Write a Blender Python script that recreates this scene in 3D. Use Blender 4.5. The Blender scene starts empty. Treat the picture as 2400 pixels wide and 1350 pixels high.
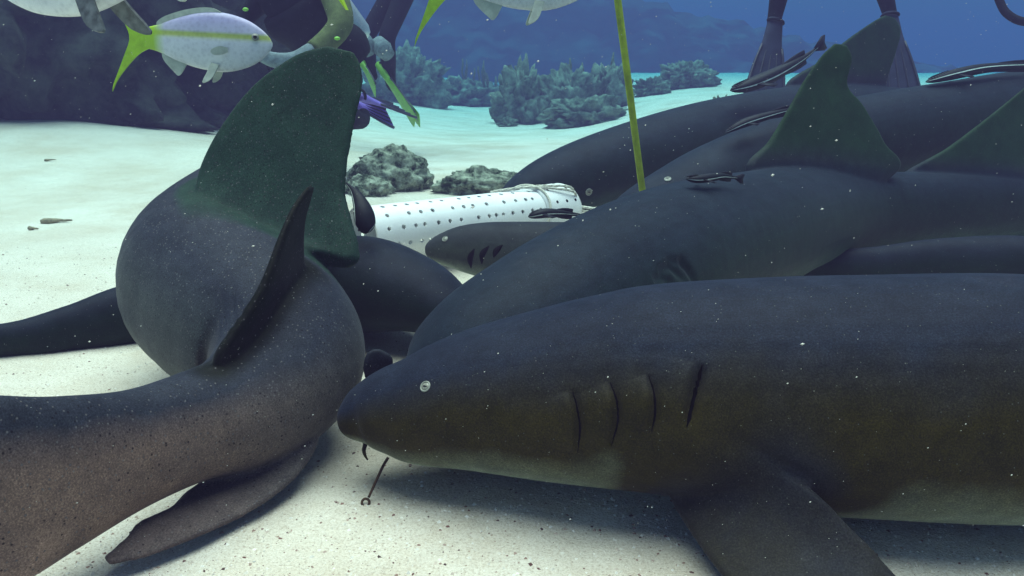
import bpy, bmesh, math, random
import numpy as np
from mathutils import Vector, Matrix, noise
from mathutils.bvhtree import BVHTree
from mathutils.kdtree import KDTree

random.seed(7); np.random.seed(7)
SC = bpy.context.scene
COL = SC.collection

# ------------------------------------------------------------------ camera
F = 2078.0                      # focal length in photograph pixels (2400 wide)
CAM = Vector((0, 0, 0.66)); PITCH = math.radians(14.2)
FW = Vector((0, math.cos(PITCH), -math.sin(PITCH)))
UP = Vector((0, math.sin(PITCH), math.cos(PITCH)))
RT = Vector((1, 0, 0))
cd = bpy.data.cameras.new('camera'); cam = bpy.data.objects.new('camera', cd); COL.objects.link(cam)
cd.sensor_width = 36.0; cd.lens = 36.0 * F / 2400.0; cd.clip_start = 0.02; cd.clip_end = 500
cam.location = CAM; cam.rotation_euler = (math.pi / 2 - PITCH, 0, 0)
SC.camera = cam

# ------------------------------------------------------------------ light
SUN_EL, SUN_AZ = math.radians(83), math.radians(-22)   # azimuth from +Y towards +X
w = bpy.data.worlds.new('World'); SC.world = w; w.use_nodes = True
nt = w.node_tree; nt.nodes.clear()
sky = nt.nodes.new('ShaderNodeTexSky'); sky.sky_type = 'NISHITA'; sky.sun_disc = False
sky.dust_density = 3.0; sky.ozone_density = 0.3; sky.sun_elevation = SUN_EL; sky.sun_rotation = SUN_AZ
bg = nt.nodes.new('ShaderNodeBackground'); bg.inputs['Strength'].default_value = 0.055
wo = nt.nodes.new('ShaderNodeOutputWorld')
nt.links.new(sky.outputs[0], bg.inputs[0]); nt.links.new(bg.outputs[0], wo.inputs[0])
ld = bpy.data.lights.new('sun', 'SUN'); ld.energy = 5.0; ld.angle = math.radians(62); ld.color = (1.0, 0.805, 0.70)
sun = bpy.data.objects.new('sun', ld); COL.objects.link(sun)
sd = Vector((math.sin(SUN_AZ) * math.cos(SUN_EL), math.cos(SUN_AZ) * math.cos(SUN_EL), math.sin(SUN_EL)))
sun.rotation_euler = sd.to_track_quat('Z', 'Y').to_euler(); sun.location = (0, 0, 9)
SC.view_settings.view_transform = 'Standard'; SC.view_settings.look = 'None'
SC.view_settings.gamma = 1.0; SC.view_settings.exposure = 0.72
SC.render.engine = 'CYCLES'
SC.cycles.use_denoising = True
SC.cycles.max_bounces = 6; SC.cycles.diffuse_bounces = 3; SC.cycles.glossy_bounces = 2
SC.cycles.transmission_bounces = 4; SC.cycles.volume_bounces = 0; SC.cycles.transparent_max_bounces = 6

# ------------------------------------------------------------------ helpers
def P(px, py, d):
    """world point seen at photograph pixel (px,py) at depth d metres along the view axis"""
    return CAM + (FW + RT * ((px - 1200) / F) + UP * ((675 - py) / F)) * d

def smooth(a, b, x):
    t = min(1.0, max(0.0, (x - a) / (b - a))); return t * t * (3 - 2 * t)

def tag(o, label=None, cat=None, group=None, kind=None):
    if label: o['label'] = label
    if cat: o['category'] = cat
    if group: o['group'] = group
    if kind: o['kind'] = kind
    return o

def obj(name, me, mat=None, parent=None):
    o = bpy.data.objects.new(name, me); COL.objects.link(o)
    if mat is not None:
        me.materials.clear(); me.materials.append(mat)
    if parent is not None:
        o.parent = parent; o.matrix_parent_inverse = Matrix.Translation(-parent.location)
    return o

def thing(name, loc, label, cat, group=None):
    o = bpy.data.objects.new(name, None); COL.objects.link(o); o.location = loc
    o.empty_display_size = 0.1
    return tag(o, label, cat, group)

def mesh_from(verts, faces, shade=True):
    me = bpy.data.meshes.new('m'); me.from_pydata([tuple(v) for v in verts], [], faces); me.update()
    if shade: me.polygons.foreach_set('use_smooth', [True] * len(me.polygons))
    return me

def catmull(pts, n):
    """Catmull-Rom through rows of numbers, n samples"""
    a = np.array(pts, float); k = len(a)
    a = np.vstack([2 * a[0] - a[1], a, 2 * a[-1] - a[-2]])
    out = []
    for t in np.linspace(0, k - 1 - 1e-9, n):
        i = int(t); u = t - i
        p0, p1, p2, p3 = a[i], a[i + 1], a[i + 2], a[i + 3]
        out.append(0.5 * (2 * p1 + (p2 - p0) * u + (2 * p0 - 5 * p1 + 4 * p2 - p3) * u * u + (3 * p1 - p0 - 3 * p2 + p3) * u ** 3))
    return np.array(out)

def tube(pts, rad, n=8, cap=True):
    """verts, faces of a tube along Vectors pts with radii"""
    V, Fc = [], []
    m = len(pts); pts = [Vector(p) for p in pts]
    ref = Vector((0, 0, 1))
    for i, p in enumerate(pts):
        t = (pts[min(i + 1, m - 1)] - pts[max(i - 1, 0)]).normalized()
        if abs(t.dot(ref)) > .95: ref = Vector((1, 0, 0))
        s = t.cross(ref).normalized(); u = s.cross(t).normalized(); ref = u
        r = rad[i] if hasattr(rad, '__len__') else rad
        for k in range(n):
            a = 2 * math.pi * k / n
            V.append(p + s * math.cos(a) * r + u * math.sin(a) * r)
    for i in range(m - 1):
        for k in range(n):
            a, b = i * n + k, i * n + (k + 1) % n
            Fc.append((a, b, b + n, a + n))
    if cap:
        Fc.append(tuple(range(n - 1, -1, -1))); Fc.append(tuple((m - 1) * n + k for k in range(n)))
    return V, Fc

def merge(parts):
    V, Fc = [], []
    for v, f in parts:
        o = len(V); V += list(v); Fc += [tuple(i + o for i in q) for q in f]
    return V, Fc

# ------------------------------------------------------------------ materials
def mat(name):
    m = bpy.data.materials.new(name); m.use_nodes = True
    n = m.node_tree; b = n.nodes['Principled BSDF']
    return m, n, b

def N(n, t, **kw):
    x = n.nodes.new(t)
    for k, v in kw.items():
        if k in x.inputs: x.inputs[k].default_value = v
        else: setattr(x, k, v)
    return x

def ramp(n, stops, fac):
    r = n.nodes.new('ShaderNodeValToRGB'); e = r.color_ramp.elements
    e[0].position, e[0].color = stops[0][0], (*stops[0][1], 1)
    e[1].position, e[1].color = stops[-1][0], (*stops[-1][1], 1)
    for p, c in stops[1:-1]:
        x = e.new(p); x.color = (*c, 1)
    n.links.new(fac, r.inputs[0]); return r.outputs[0]

def mix(n, mode, fac, a, b):
    x = n.nodes.new('ShaderNodeMix'); x.data_type = 'RGBA'; x.blend_type = mode
    for s, v in ((0, fac), (6, a), (7, b)):
        if hasattr(v, 'is_linked') or hasattr(v, 'links'): n.links.new(v, x.inputs[s])
        else: x.inputs[s].default_value = v if s == 0 else (*v, 1)
    return x.outputs[2]

def simple(name, col, rough=.6, var=.25, scale=30, bump=.0, spec=.4, metal=0):
    m, n, b = mat(name)
    tc = N(n, 'ShaderNodeTexCoord'); nz = N(n, 'ShaderNodeTexNoise', Scale=scale, Detail=5.0)
    n.links.new(tc.outputs['Object'], nz.inputs['Vector'])
    lo = tuple(c * (1 - var) for c in col); hi = tuple(min(1, c * (1 + var)) for c in col)
    n.links.new(ramp(n, [(.3, lo), (.7, hi)], nz.outputs['Fac']), b.inputs['Base Color'])
    b.inputs['Roughness'].default_value = rough; b.inputs['Specular IOR Level'].default_value = spec
    b.inputs['Metallic'].default_value = metal
    if bump:
        bp = N(n, 'ShaderNodeBump', Strength=bump, Distance=.01)
        n.links.new(nz.outputs['Fac'], bp.inputs['Height']); n.links.new(bp.outputs[0], b.inputs['Normal'])
    return m

def shark_mat(name, back, flank, belly, speck=.5, spots=0.0, tailflank=None, grain=420.0, fincol=(.013, .026, .015)):
    m, n, b = mat(name); L = n.links.new
    tc = N(n, 'ShaderNodeTexCoord')
    dv = N(n, 'ShaderNodeAttribute', attribute_name='dv'); fin = N(n, 'ShaderNodeAttribute', attribute_name='fin')
    big = N(n, 'ShaderNodeTexNoise', Scale=6.0, Detail=6.0, Roughness=.62); L(tc.outputs['Object'], big.inputs['Vector'])
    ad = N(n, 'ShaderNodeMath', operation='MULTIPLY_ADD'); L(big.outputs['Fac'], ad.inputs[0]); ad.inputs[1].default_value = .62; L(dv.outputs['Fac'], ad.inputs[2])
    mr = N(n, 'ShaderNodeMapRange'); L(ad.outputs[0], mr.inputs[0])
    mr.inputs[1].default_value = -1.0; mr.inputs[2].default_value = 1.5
    c = ramp(n, [(.20, belly), (.31, tuple((x + 2 * y) / 3 for x, y in zip(belly, flank))), (.45, flank), (.62, flank), (.82, back), (.94, back), (1.0, tuple(x * k for x, k in zip(back, (1.9, 1.35, 1.15))))], mr.outputs[0])  # back stops carry painted blue skylight, crest stop painted sheen; belly is pigment
    if tailflank:
        al = N(n, 'ShaderNodeAttribute', attribute_name='along'); am = N(n, 'ShaderNodeMapRange'); L(al.outputs['Fac'], am.inputs[0])
        am.inputs[1].default_value = .52; am.inputs[2].default_value = .74
        c2 = ramp(n, [(.20, tuple(x * 1.6 for x in tailflank)), (.45, tailflank), (.62, tailflank), (.82, back)], mr.outputs[0])
        c = mix(n, 'MIX', am.outputs[0], c, c2)
    c = mix(n, 'MIX', fin.outputs['Fac'], c, fincol)
    dk_ = N(n, 'ShaderNodeAttribute', attribute_name='dark'); c = mix(n, 'MIX', dk_.outputs['Fac'], c, (.006, .008, .005))  # second dorsal's own shading painted in as near-black
    c = mix(n, 'MULTIPLY', 1.0, c, ramp(n, [(.25, (.72, .74, .78)), (.75, (1.25, 1.2, 1.1))], big.outputs['Fac']))
    # denticle grain
    g = N(n, 'ShaderNodeTexNoise', Scale=grain, Detail=2.0, Roughness=.7); L(tc.outputs['Object'], g.inputs['Vector'])
    c = mix(n, 'MULTIPLY', speck, c, ramp(n, [(.3, (.25, .25, .25)), (.5, (.85, .85, .85)), (.66, (1.6, 1.6, 1.6)), (.8, (3.2, 3.2, 3.2))], g.outputs['Fac']))
    mt = N(n, 'ShaderNodeTexNoise', Scale=27.0, Detail=5.0, Roughness=.65); L(tc.outputs['Object'], mt.inputs['Vector'])
    c = mix(n, 'MULTIPLY', 1.0, c, ramp(n, [(.3, (.74, .74, .76)), (.7, (1.24, 1.22, 1.2))], mt.outputs['Fac']))
    if spots:
        v = N(n, 'ShaderNodeTexVoronoi', Scale=150.0, Randomness=1.0); L(tc.outputs['Object'], v.inputs['Vector'])
        sp = N(n, 'ShaderNodeTexNoise', Scale=9.0, Detail=3.0); L(tc.outputs['Object'], sp.inputs['Vector'])
        dk = ramp(n, [(.0, (1, 1, 1)), (.18, (.8, .8, .8)), (.30, (0, 0, 0))], v.outputs['Distance'])
        sm = N(n, 'ShaderNodeMath', operation='MULTIPLY_ADD'); L(sp.outputs['Fac'], sm.inputs[0]); sm.inputs[1].default_value = 1.6
        sx = N(n, 'ShaderNodeSeparateColor'); L(v.outputs['Color'], sx.inputs[0]); L(sx.outputs[0], sm.inputs[2])
        dvd = N(n, 'ShaderNodeMath', operation='DIVIDE'); L(sm.outputs[0], dvd.inputs[0]); dvd.inputs[1].default_value = 2.6
        gate = ramp(n, [(.44, (0, 0, 0)), (.58, (1, 1, 1))], dvd.outputs[0])
        f = mix(n, 'MULTIPLY', 1.0, dk, gate)
        lim = N(n, 'ShaderNodeMath', operation='MULTIPLY'); L(f, lim.inputs[0]); lim.inputs[1].default_value = spots
        c = mix(n, 'MIX', lim.outputs[0], c, (.008, .007, .008))
        v2 = N(n, 'ShaderNodeTexVoronoi', Scale=150.0, Randomness=1.0); L(tc.outputs['Object'], v2.inputs['Vector'])
        lt = ramp(n, [(.0, (1, 1, 1)), (.16, (1, 1, 1)), (.26, (0, 0, 0))], v2.outputs['Distance'])
        gate2 = ramp(n, [(.5, (0, 0, 0)), (.6, (1, 1, 1))], v2.outputs['Color'])
        f2 = mix(n, 'MULTIPLY', 1.0, lt, gate2)
        l2 = N(n, 'ShaderNodeMath', operation='MULTIPLY'); L(f2, l2.inputs[0]); l2.inputs[1].default_value = spots * .55
        c = mix(n, 'MIX', l2.outputs[0], c, (.17, .16, .17))
    v3 = N(n, 'ShaderNodeTexVoronoi', Scale=170.0, Randomness=1.0); L(tc.outputs['Object'], v3.inputs['Vector'])
    g3 = mix(n, 'MULTIPLY', 1.0, ramp(n, [(.0, (1, 1, 1)), (.10, (1, 1, 1)), (.17, (0, 0, 0))], v3.outputs['Distance']), ramp(n, [(.74, (0, 0, 0)), (.78, (1, 1, 1))], v3.outputs['Color']))
    c = mix(n, 'MIX', g3, c, (.085, .09, .085))
    L(c, b.inputs['Base Color'])
    b.inputs['Roughness'].default_value = .55; b.inputs['Specular IOR Level'].default_value = .06
    b.inputs['Sheen Weight'].default_value = .05; b.inputs['Sheen Roughness'].default_value = .45
    b.inputs['Sheen Tint'].default_value = (.75, .78, 1, 1)
    bp = N(n, 'ShaderNodeBump', Strength=.35, Distance=.0015); L(g.outputs['Fac'], bp.inputs['Height'])
    bp2 = N(n, 'ShaderNodeBump', Strength=.07, Distance=.01)
    med = N(n, 'ShaderNodeTexNoise', Scale=38.0, Detail=3.0); L(tc.outputs['Object'], med.inputs['Vector'])
    L(med.outputs['Fac'], bp2.inputs['Height']); L(bp.outputs[0], bp2.inputs['Normal']); L(bp2.outputs[0], b.inputs['Normal'])
    # fins let some light through
    tr = N(n, 'ShaderNodeBsdfTranslucent'); tr.inputs[0].default_value = (.05, .12, .05, 1)
    ms = N(n, 'ShaderNodeMixShader'); mm = N(n, 'ShaderNodeMath', operation='MULTIPLY'); L(fin.outputs['Fac'], mm.inputs[0]); mm.inputs[1].default_value = .3
    out = n.nodes['Material Output']
    L(mm.outputs[0], ms.inputs[0]); L(b.outputs[0], ms.inputs[1]); L(tr.outputs[0], ms.inputs[2]); L(ms.outputs[0], out.inputs[0])
    return m

M = {}
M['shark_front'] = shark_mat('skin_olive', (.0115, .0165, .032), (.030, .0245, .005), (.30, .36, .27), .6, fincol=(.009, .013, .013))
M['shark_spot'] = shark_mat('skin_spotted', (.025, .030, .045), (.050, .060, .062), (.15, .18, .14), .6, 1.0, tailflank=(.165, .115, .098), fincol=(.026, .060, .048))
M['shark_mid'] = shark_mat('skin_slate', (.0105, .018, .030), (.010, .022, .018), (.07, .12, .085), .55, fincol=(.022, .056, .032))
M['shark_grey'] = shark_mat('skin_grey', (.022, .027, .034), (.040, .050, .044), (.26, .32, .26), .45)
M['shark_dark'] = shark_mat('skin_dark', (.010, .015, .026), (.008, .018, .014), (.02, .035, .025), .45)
M['eye_ring'] = simple('eye_ring', (.24, .25, .22), .4, .2, 300)
M['eye_ball'] = simple('eye_ball', (.22, .22, .18), .25, .3, 400, spec=.6)
M['pupil'] = simple('pupil', (.008, .008, .008), .2)
M['slit'] = simple('opening_shade', (.003, .0025, .002), .9, spec=.05)  # near-black paint for the shade inside gill slits and cap holes
M['slit_edge'] = simple('gill_edge', (.20, .17, .13), .5)
M['white_pvc'] = simple('white_pvc', (.88, .89, .90), .35, .04, 12, spec=.5)
M['rope'] = simple('rope', (.62, .60, .52), .8, .25, 160, .4)
M['rod'] = simple('yellow_rod', (.34, .42, .015), .6, .35, 25, .15)
M['neoprene'] = simple('neoprene', (.006, .007, .014), .85, .3, 25, .1, spec=.1)
M['gear'] = simple('dive_gear', (.007, .008, .014), .8, .3, 40, .1, spec=.1)
M['skin_arm'] = simple('pale_sleeve', (.10, .12, .05), .9, .25, 30, .2, spec=.1)
M['skin'] = simple('skin', (.42, .30, .22), .55, .1, 40)
M['pale'] = simple('pale_rubber', (.16, .20, .22), .8, .3, 40, spec=.1)
M['fin_green'] = simple('green_blade', (.22, .52, .05), .45, .15, 18)
M['fin_purple'] = simple('purple_blade', (.22, .14, .55), .45, .2, 18)
M['fin_grey'] = simple('grey_blade', (.035, .04, .075), .7, .25, 14, spec=.15)
M['fin_rib'] = simple('blade_rib', (.035, .035, .06), .5, .2, 14)
M['glass'] = simple('mask_glass', (.05, .08, .09), .1, .1, 10, spec=.8)
M['tank'] = simple('tank_metal', (.55, .56, .58), .35, .1, 20, metal=.6)
M['rust'] = simple('rusty_hook', (.06, .03, .014), .6, .7, 260, .4, metal=.4)
M['line'] = simple('leader_line', (.7, .72, .7), .4)
M['twig'] = simple('twig', (.27, .23, .15), .8, .4, 60, .4)

def sand_mat():
    m, n, b = mat('sand'); L = n.links.new
    tc = N(n, 'ShaderNodeTexCoord')
    a = N(n, 'ShaderNodeTexNoise', Scale=2.2, Detail=5.0, Roughness=.6); L(tc.outputs['Object'], a.inputs['Vector'])
    g = N(n, 'ShaderNodeTexNoise', Scale=260.0, Detail=3.0, Roughness=.75); L(tc.outputs['Object'], g.inputs['Vector'])
    v = N(n, 'ShaderNodeTexVoronoi', Scale=330.0); L(tc.outputs['Object'], v.inputs['Vector'])
    c = ramp(n, [(.3, (.62, .56, .48)), (.7, (.75, .71, .635))], a.outputs['Fac'])
    c = mix(n, 'MULTIPLY', .8, c, ramp(n, [(.28, (.45, .36, .31)), (.42, (.86, .82, .78)), (.55, (1, 1, 1)), (.7, (1.14, 1.14, 1.14))], g.outputs['Fac']))
    bw = ramp(n, [(.0, (.35, .25, .22)), (.06, (.6, .5, .45)), (.1, (1, 1, 1)), (1, (1.05, 1.05, 1.05))], v.outputs['Color'])
    c = mix(n, 'MULTIPLY', .8, c, bw)
    wp = N(n, 'ShaderNodeTexNoise', Scale=1.1, Detail=6.0, Roughness=.7); L(tc.outputs['Object'], wp.inputs['Vector'])
    c = mix(n, 'MULTIPLY', 1.0, c, ramp(n, [(.34, (.95, .91, .86)), (.54, (1, 1, 1))], wp.outputs['Fac']))
    L(c, b.inputs['Base Color']); b.inputs['Roughness'].default_value = .92; b.inputs['Specular IOR Level'].default_value = .15
    bp = N(n, 'ShaderNodeBump', Strength=.9, Distance=.004); L(g.outputs['Fac'], bp.inputs['Height'])
    r = N(n, 'ShaderNodeTexNoise', Scale=14.0, Detail=4.0); L(tc.outputs['Object'], r.inputs['Vector'])
    bp2 = N(n, 'ShaderNodeBump', Strength=.5, Distance=.03); L(r.outputs['Fac'], bp2.inputs['Height']); L(bp.outputs[0], bp2.inputs['Normal'])
    L(bp2.outputs[0], b.inputs['Normal'])
    return m
M['sand'] = sand_mat()

def rock_mat(name, dark, light, scale=9.0):
    m, n, b = mat(name); L = n.links.new
    tc = N(n, 'ShaderNodeTexCoord')
    a = N(n, 'ShaderNodeTexNoise', Scale=scale, Detail=8.0, Roughness=.7); L(tc.outputs['Object'], a.inputs['Vector'])
    v = N(n, 'ShaderNodeTexVoronoi', Scale=scale * 3.2); L(tc.outputs['Object'], v.inputs['Vector'])
    c = ramp(n, [(.40, dark), (.54, tuple((x + y) / 2 for x, y in zip(dark, light))), (.70, light)], a.outputs['Fac'])
    c = mix(n, 'MULTIPLY', .6, c, ramp(n, [(.0, (.5, .6, .45)), (.5, (1.1, 1.1, 1.1))], v.outputs['Distance']))
    L(c, b.inputs['Base Color']); b.inputs['Roughness'].default_value = .95; b.inputs['Specular IOR Level'].default_value = .1
    bp = N(n, 'ShaderNodeBump', Strength=.9, Distance=.04); L(a.outputs['Fac'], bp.inputs['Height']); L(bp.outputs[0], b.inputs['Normal'])
    return m
M['rock'] = rock_mat('reef_rock', (.030, .045, .030), (.58, .62, .50), 16)
M['ledge'] = rock_mat('ledge_rock', (.008, .010, .012), (.085, .095, .08), 2.6)
M['far_reef'] = simple('far_reef_rock', (.05, .06, .055), .95, .35, 1.5, .3)
M['coral'] = rock_mat('coral_rock', (.06, .08, .065), (.32, .36, .28), 4)
M['coral_stem'] = simple('sea_rod', (.13, .15, .10), .9, .4, 30, .4)

# ------------------------------------------------------------------ sea floor
def H(x, y):
    h = .30 * smooth(3.2, 5.6, y) * smooth(.5, 2.4, x)
    h += .27 * smooth(3.0, 6.3, y) * smooth(-.4, -3.4, x)
    h += .018 * math.sin(1.7 * x + .6 * y) * math.sin(1.3 * y - .5 * x + 1) * smooth(1.6, 3.5, y)
    h += .03 * noise.noise(Vector((x * .9, y * .9, 3.1))) * smooth(2.2, 4.5, y)
    h += .012 * noise.noise(Vector((x * 3, y * 3, 1.7)))
    h += .005 * noise.noise(Vector((x * 11, y * 11, 5.7)))
    h -= .20 * smooth(5.5, 13, y) * smooth(4.5, 1.5, abs(x + .2))
    return h - .004

def ground():
    n = 350; k = 6.3
    us = np.linspace(-1, 1, n); xs = 140 * np.sinh(k * us) / math.sinh(k)
    ys = 1.6 + 142 * np.sinh(k * us) / math.sinh(k)
    V = [(x, y, H(x, y)) for y in ys for x in xs]
    Fc = [(j * n + i, j * n + i + 1, (j + 1) * n + i + 1, (j + 1) * n + i) for j in range(n - 1) for i in range(n - 1)]
    tag(obj('sand_floor', mesh_from(V, Fc), M['sand']), kind='structure')
ground()

# ------------------------------------------------------------------ sharks
def fin_mesh(rows, thick, mint=.006, nchord=18):
    """rows of (lead, trail) Vectors from inside the body to the tip; closed lofted fin with a rounded section"""
    a = catmull([list(l) + list(t) + [k] for (l, t), k in zip(rows, thick)], len(rows) * 6)
    V, Fc = [], []
    L = [Vector(r[:3]) for r in a]; T = [Vector(r[3:6]) for r in a]; m = len(a)
    for i in range(m):                      # worn, slightly nicked trailing edge
        T[i] = T[i] + (T[i] - L[i]).normalized() * (.0025 * noise.noise(T[i] * 23) + .0015 * noise.noise(T[i] * 60))
    for i in range(m):
        span = (L[min(i + 1, m - 1)] + T[min(i + 1, m - 1)] - L[max(i - 1, 0)] - T[max(i - 1, 0)])
        ch = T[i] - L[i]
        nr = span.cross(ch)
        nr = nr.normalized() if nr.length > 1e-9 else Vector((1, 0, 0))
        h = max(a[i][6], mint) * .5
        ring = []
        for k in range(nchord):
            ang = 2 * math.pi * k / nchord
            u = .5 - .5 * math.cos(ang)
            th = math.copysign(abs(math.sin(ang)) ** .35, math.sin(ang)) * (1.05 - .2 * u)
            ring.append(L[i] + ch * u + nr * (h * th))
        V += ring
    for i in range(m - 1):
        for k in range(nchord):
            p, q = i * nchord + k, i * nchord + (k + 1) % nchord
            Fc.append((p, q, q + nchord, p + nchord))
    Fc.append(tuple(range(nchord - 1, -1, -1))); Fc.append(tuple((m - 1) * nchord + k for k in range(nchord)))
    return V, Fc

class Shark:
    def __init__(s, stations, fins, voxel, nsamp=110, roll=0.0, smooth_it=6, flat=.86, finv=.22, darkfins=(), greenfins=(), shadefins=()):
        # station: px, py, depth, half width, half height  (head first)
        pts = [list(P(a, b, d)) + [rw, rh] for a, b, d, rw, rh in stations]
        A = catmull(pts, nsamp); s.A = A
        C = [Vector(r[:3]) for r in A]; s.C = C
        m = len(C); V, Fc = [], []; nr = 40; s.U, s.S, s.T = [], [], []
        for i in range(m):
            t = (C[min(i + 1, m - 1)] - C[max(i - 1, 0)]).normalized()
            u = Vector((0, 0, 1)); u = (u - t * u.dot(t)).normalized(); sd_ = t.cross(u)
            ro = roll[0] + (roll[1] - roll[0]) * i / m if hasattr(roll, '__len__') else roll
            if ro:
                q = Matrix.Rotation(ro, 3, t); u = q @ u; sd_ = q @ sd_
            s.U.append(u); s.S.append(sd_); s.T.append(t)
            rw, rh = max(A[i][3], .004), max(A[i][4], .004)
            for k in range(nr):
                a = 2 * math.pi * k / nr; c_, s_ = math.cos(a), math.sin(a)
                z = s_ * rh if s_ > 0 else s_ * rh * flat
                y = c_ * rw * (1 + .05 * max(0, -s_))
                V.append(C[i] + sd_ * y + u * z)
        for i in range(m - 1):
            for k in range(nr):
                a, b = i * nr + k, i * nr + (k + 1) % nr
                Fc.append((a, b, b + nr, a + nr))
        Fc.append(tuple(range(nr - 1, -1, -1))); Fc.append(tuple((m - 1) * nr + k for k in range(nr)))
        parts = [(V, Fc)] + [fin_mesh(*f, voxel * 2.8) for f in fins]
        me = mesh_from(*merge(parts))
        bm = bmesh.new(); bm.from_mesh(me)
        bmesh.ops.recalc_face_normals(bm, faces=bm.faces); bm.to_mesh(me); bm.free()
        o = bpy.data.objects.new('tmp', me); COL.objects.link(o)
        r = o.modifiers.new('r', 'REMESH'); r.mode = 'VOXEL'; r.voxel_size = voxel; r.use_smooth_shade = True
        sm = o.modifiers.new('s', 'SMOOTH'); sm.factor = .5; sm.iterations = smooth_it
        dg = bpy.context.evaluated_depsgraph_get()
        s.me = bpy.data.meshes.new_from_object(o.evaluated_get(dg))
        bpy.data.objects.remove(o); bpy.data.meshes.remove(me)
        n = len(s.me.vertices)
        co = np.empty(n * 3, np.float32); s.me.vertices.foreach_get('co', co); s.co = co.reshape(-1, 3)
        s.finv = finv; s.fins = [(fins[k][0], 'd') for k in darkfins] + [(fins[k][0], 'g') for k in greenfins] + [(fins[k][0], 'b') for k in shadefins]; s.attributes(); s.bvh = None
    def attributes(s):
        C = np.array([tuple(c) for c in s.C], np.float32)
        n = len(s.co); idx = np.empty(n, int)
        for k in range(0, n, 20000):
            d = ((s.co[k:k + 20000, None, :] - C[None]) ** 2).sum(2); idx[k:k + 20000] = d.argmin(1)
        U = np.array([tuple(c) for c in s.U], np.float32)[idx]; S_ = np.array([tuple(c) for c in s.S], np.float32)[idx]
        rel = s.co - C[idx]; rw = np.maximum(s.A[idx, 3], .02); rh = np.maximum(s.A[idx, 4], .02)
        u = (rel * U).sum(1) / rh; v = (rel * S_).sum(1) / rw
        q = np.sqrt(u * u + v * v)
        edge = (idx < 4) | (idx > len(C) - 5)
        out = np.clip((q - 1.05) / .55, 0, 1); out[edge] = 0; out = out * out * (3 - 2 * out)
        fin = out * np.clip((u - .55) / .5, 0, 1)               # dorsal fins: olive green
        u = np.where(u < .3, u * (1 - out) + s.finv * out, u)       # paired and anal fins keep the flank colour
        dark = np.zeros(n, np.float32)
        for rows, how in s.fins:                                   # fins coloured right to their root; the blackened kind wears painted shade
            a = catmull([list(l) + list(t) for l, t in rows], 40)
            kd = KDTree(40 * 14)
            for i, r in enumerate(a):
                for k in range(14): kd.insert(Vector(r[:3]).lerp(Vector(r[3:]), k / 13), i * 14 + k)
            kd.balance()
            lo, hi = np.minimum(a[:, :3], a[:, 3:]).min(0) - .1, np.maximum(a[:, :3], a[:, 3:]).max(0) + .1
            for v_ in np.nonzero(((s.co > lo) & (s.co < hi)).all(1))[0]:
                dd = kd.find(s.co[v_])[2]
                if how == 'd':
                    m_ = 1 - smooth(.008, .105, dd); u[v_] = u[v_] * (1 - m_) + s.finv * m_; fin[v_] *= 1 - m_
                elif how == 'g': fin[v_] = max(fin[v_], 1 - smooth(.028, .05, dd))
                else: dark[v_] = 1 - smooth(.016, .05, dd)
        s.idx = idx
        for nm, val in (('dv', np.clip(u, -1.2, 1.2)), ('fin', fin), ('dark', dark), ('along', idx / len(C))):
            a = s.me.attributes.get(nm) or s.me.attributes.new(nm, 'FLOAT', 'POINT')
            a.data.foreach_set('value', val.astype(np.float32))
    def hit(s, px, py):
        if s.bvh is None:
            me = s.me
            s.bvh = BVHTree.FromPolygons([v.co.copy() for v in me.vertices], [tuple(p.vertices) for p in me.polygons])
        d = (P(px, py, 1) - CAM).normalized()
        loc, nrm, _, _ = s.bvh.ray_cast(CAM, d)
        if loc is None: return None, None
        if nrm.dot(d) > 0: nrm = -nrm
        return loc, nrm
    def curve(s, pix, n=14):
        pts = [s.hit(a, b) for a, b in catmull(pix, n)]
        return [p for p in pts if p[0] is not None]
    def groove(s, line, depth, width, flap=0.0, flapw=.03):
        """press a furrow along a line on the skin; flap > 0 raises the skin on the head side"""
        if len(line) < 2: return
        n = len(s.co); nm = np.empty(n * 3, np.float32); s.me.vertex_normals.foreach_get('vector', nm); nm = nm.reshape(-1, 3)
        Lp = np.array([tuple(p[0]) for p in line], np.float32); Ln = np.array([tuple(p[1]) for p in line], np.float32)
        box = (s.co > Lp.min(0) - .1).all(1) & (s.co < Lp.max(0) + .1).all(1)
        ids = np.nonzero(box)[0]; co = s.co[ids]
        best = np.full(len(ids), 9.0, np.float32); bt = np.zeros(len(ids), np.float32); bv = np.zeros((len(ids), 3), np.float32); bn = np.zeros((len(ids), 3), np.float32)
        m = len(Lp)
        for i in range(m - 1):
            a, b = Lp[i], Lp[i + 1]; ab = b - a
            t = np.clip(((co - a) @ ab) / (ab @ ab), 0, 1); q = a + t[:, None] * ab
            d = np.linalg.norm(co - q, axis=1); k = d < best
            best[k] = d[k]; bt[k] = (i + t[k]) / (m - 1); bv[k] = (co - q)[k]; bn[k] = Ln[i]
        tan = np.array([tuple(s.T[i]) for i in s.idx[ids]], np.float32)
        ahead = -(bv * tan).sum(1)                    # > 0 on the head side
        fade = np.clip(np.sin(np.pi * np.clip(bt, 0, 1)), 0, 1) ** .6
        side = (nm[ids] * bn).sum(1) > .2
        disp = -depth * np.exp(-(best / width) ** 2) * fade
        if flap: disp += flap * np.exp(-(best / flapw) ** 2) * fade * (ahead > 0) * (1 - np.exp(-(best / width) ** 2))
        disp *= side
        s.co[ids] += nm[ids] * disp[:, None]
        s.me.vertices.foreach_set('co', s.co.reshape(-1)); s.me.update()
        s.bvh = None

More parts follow.
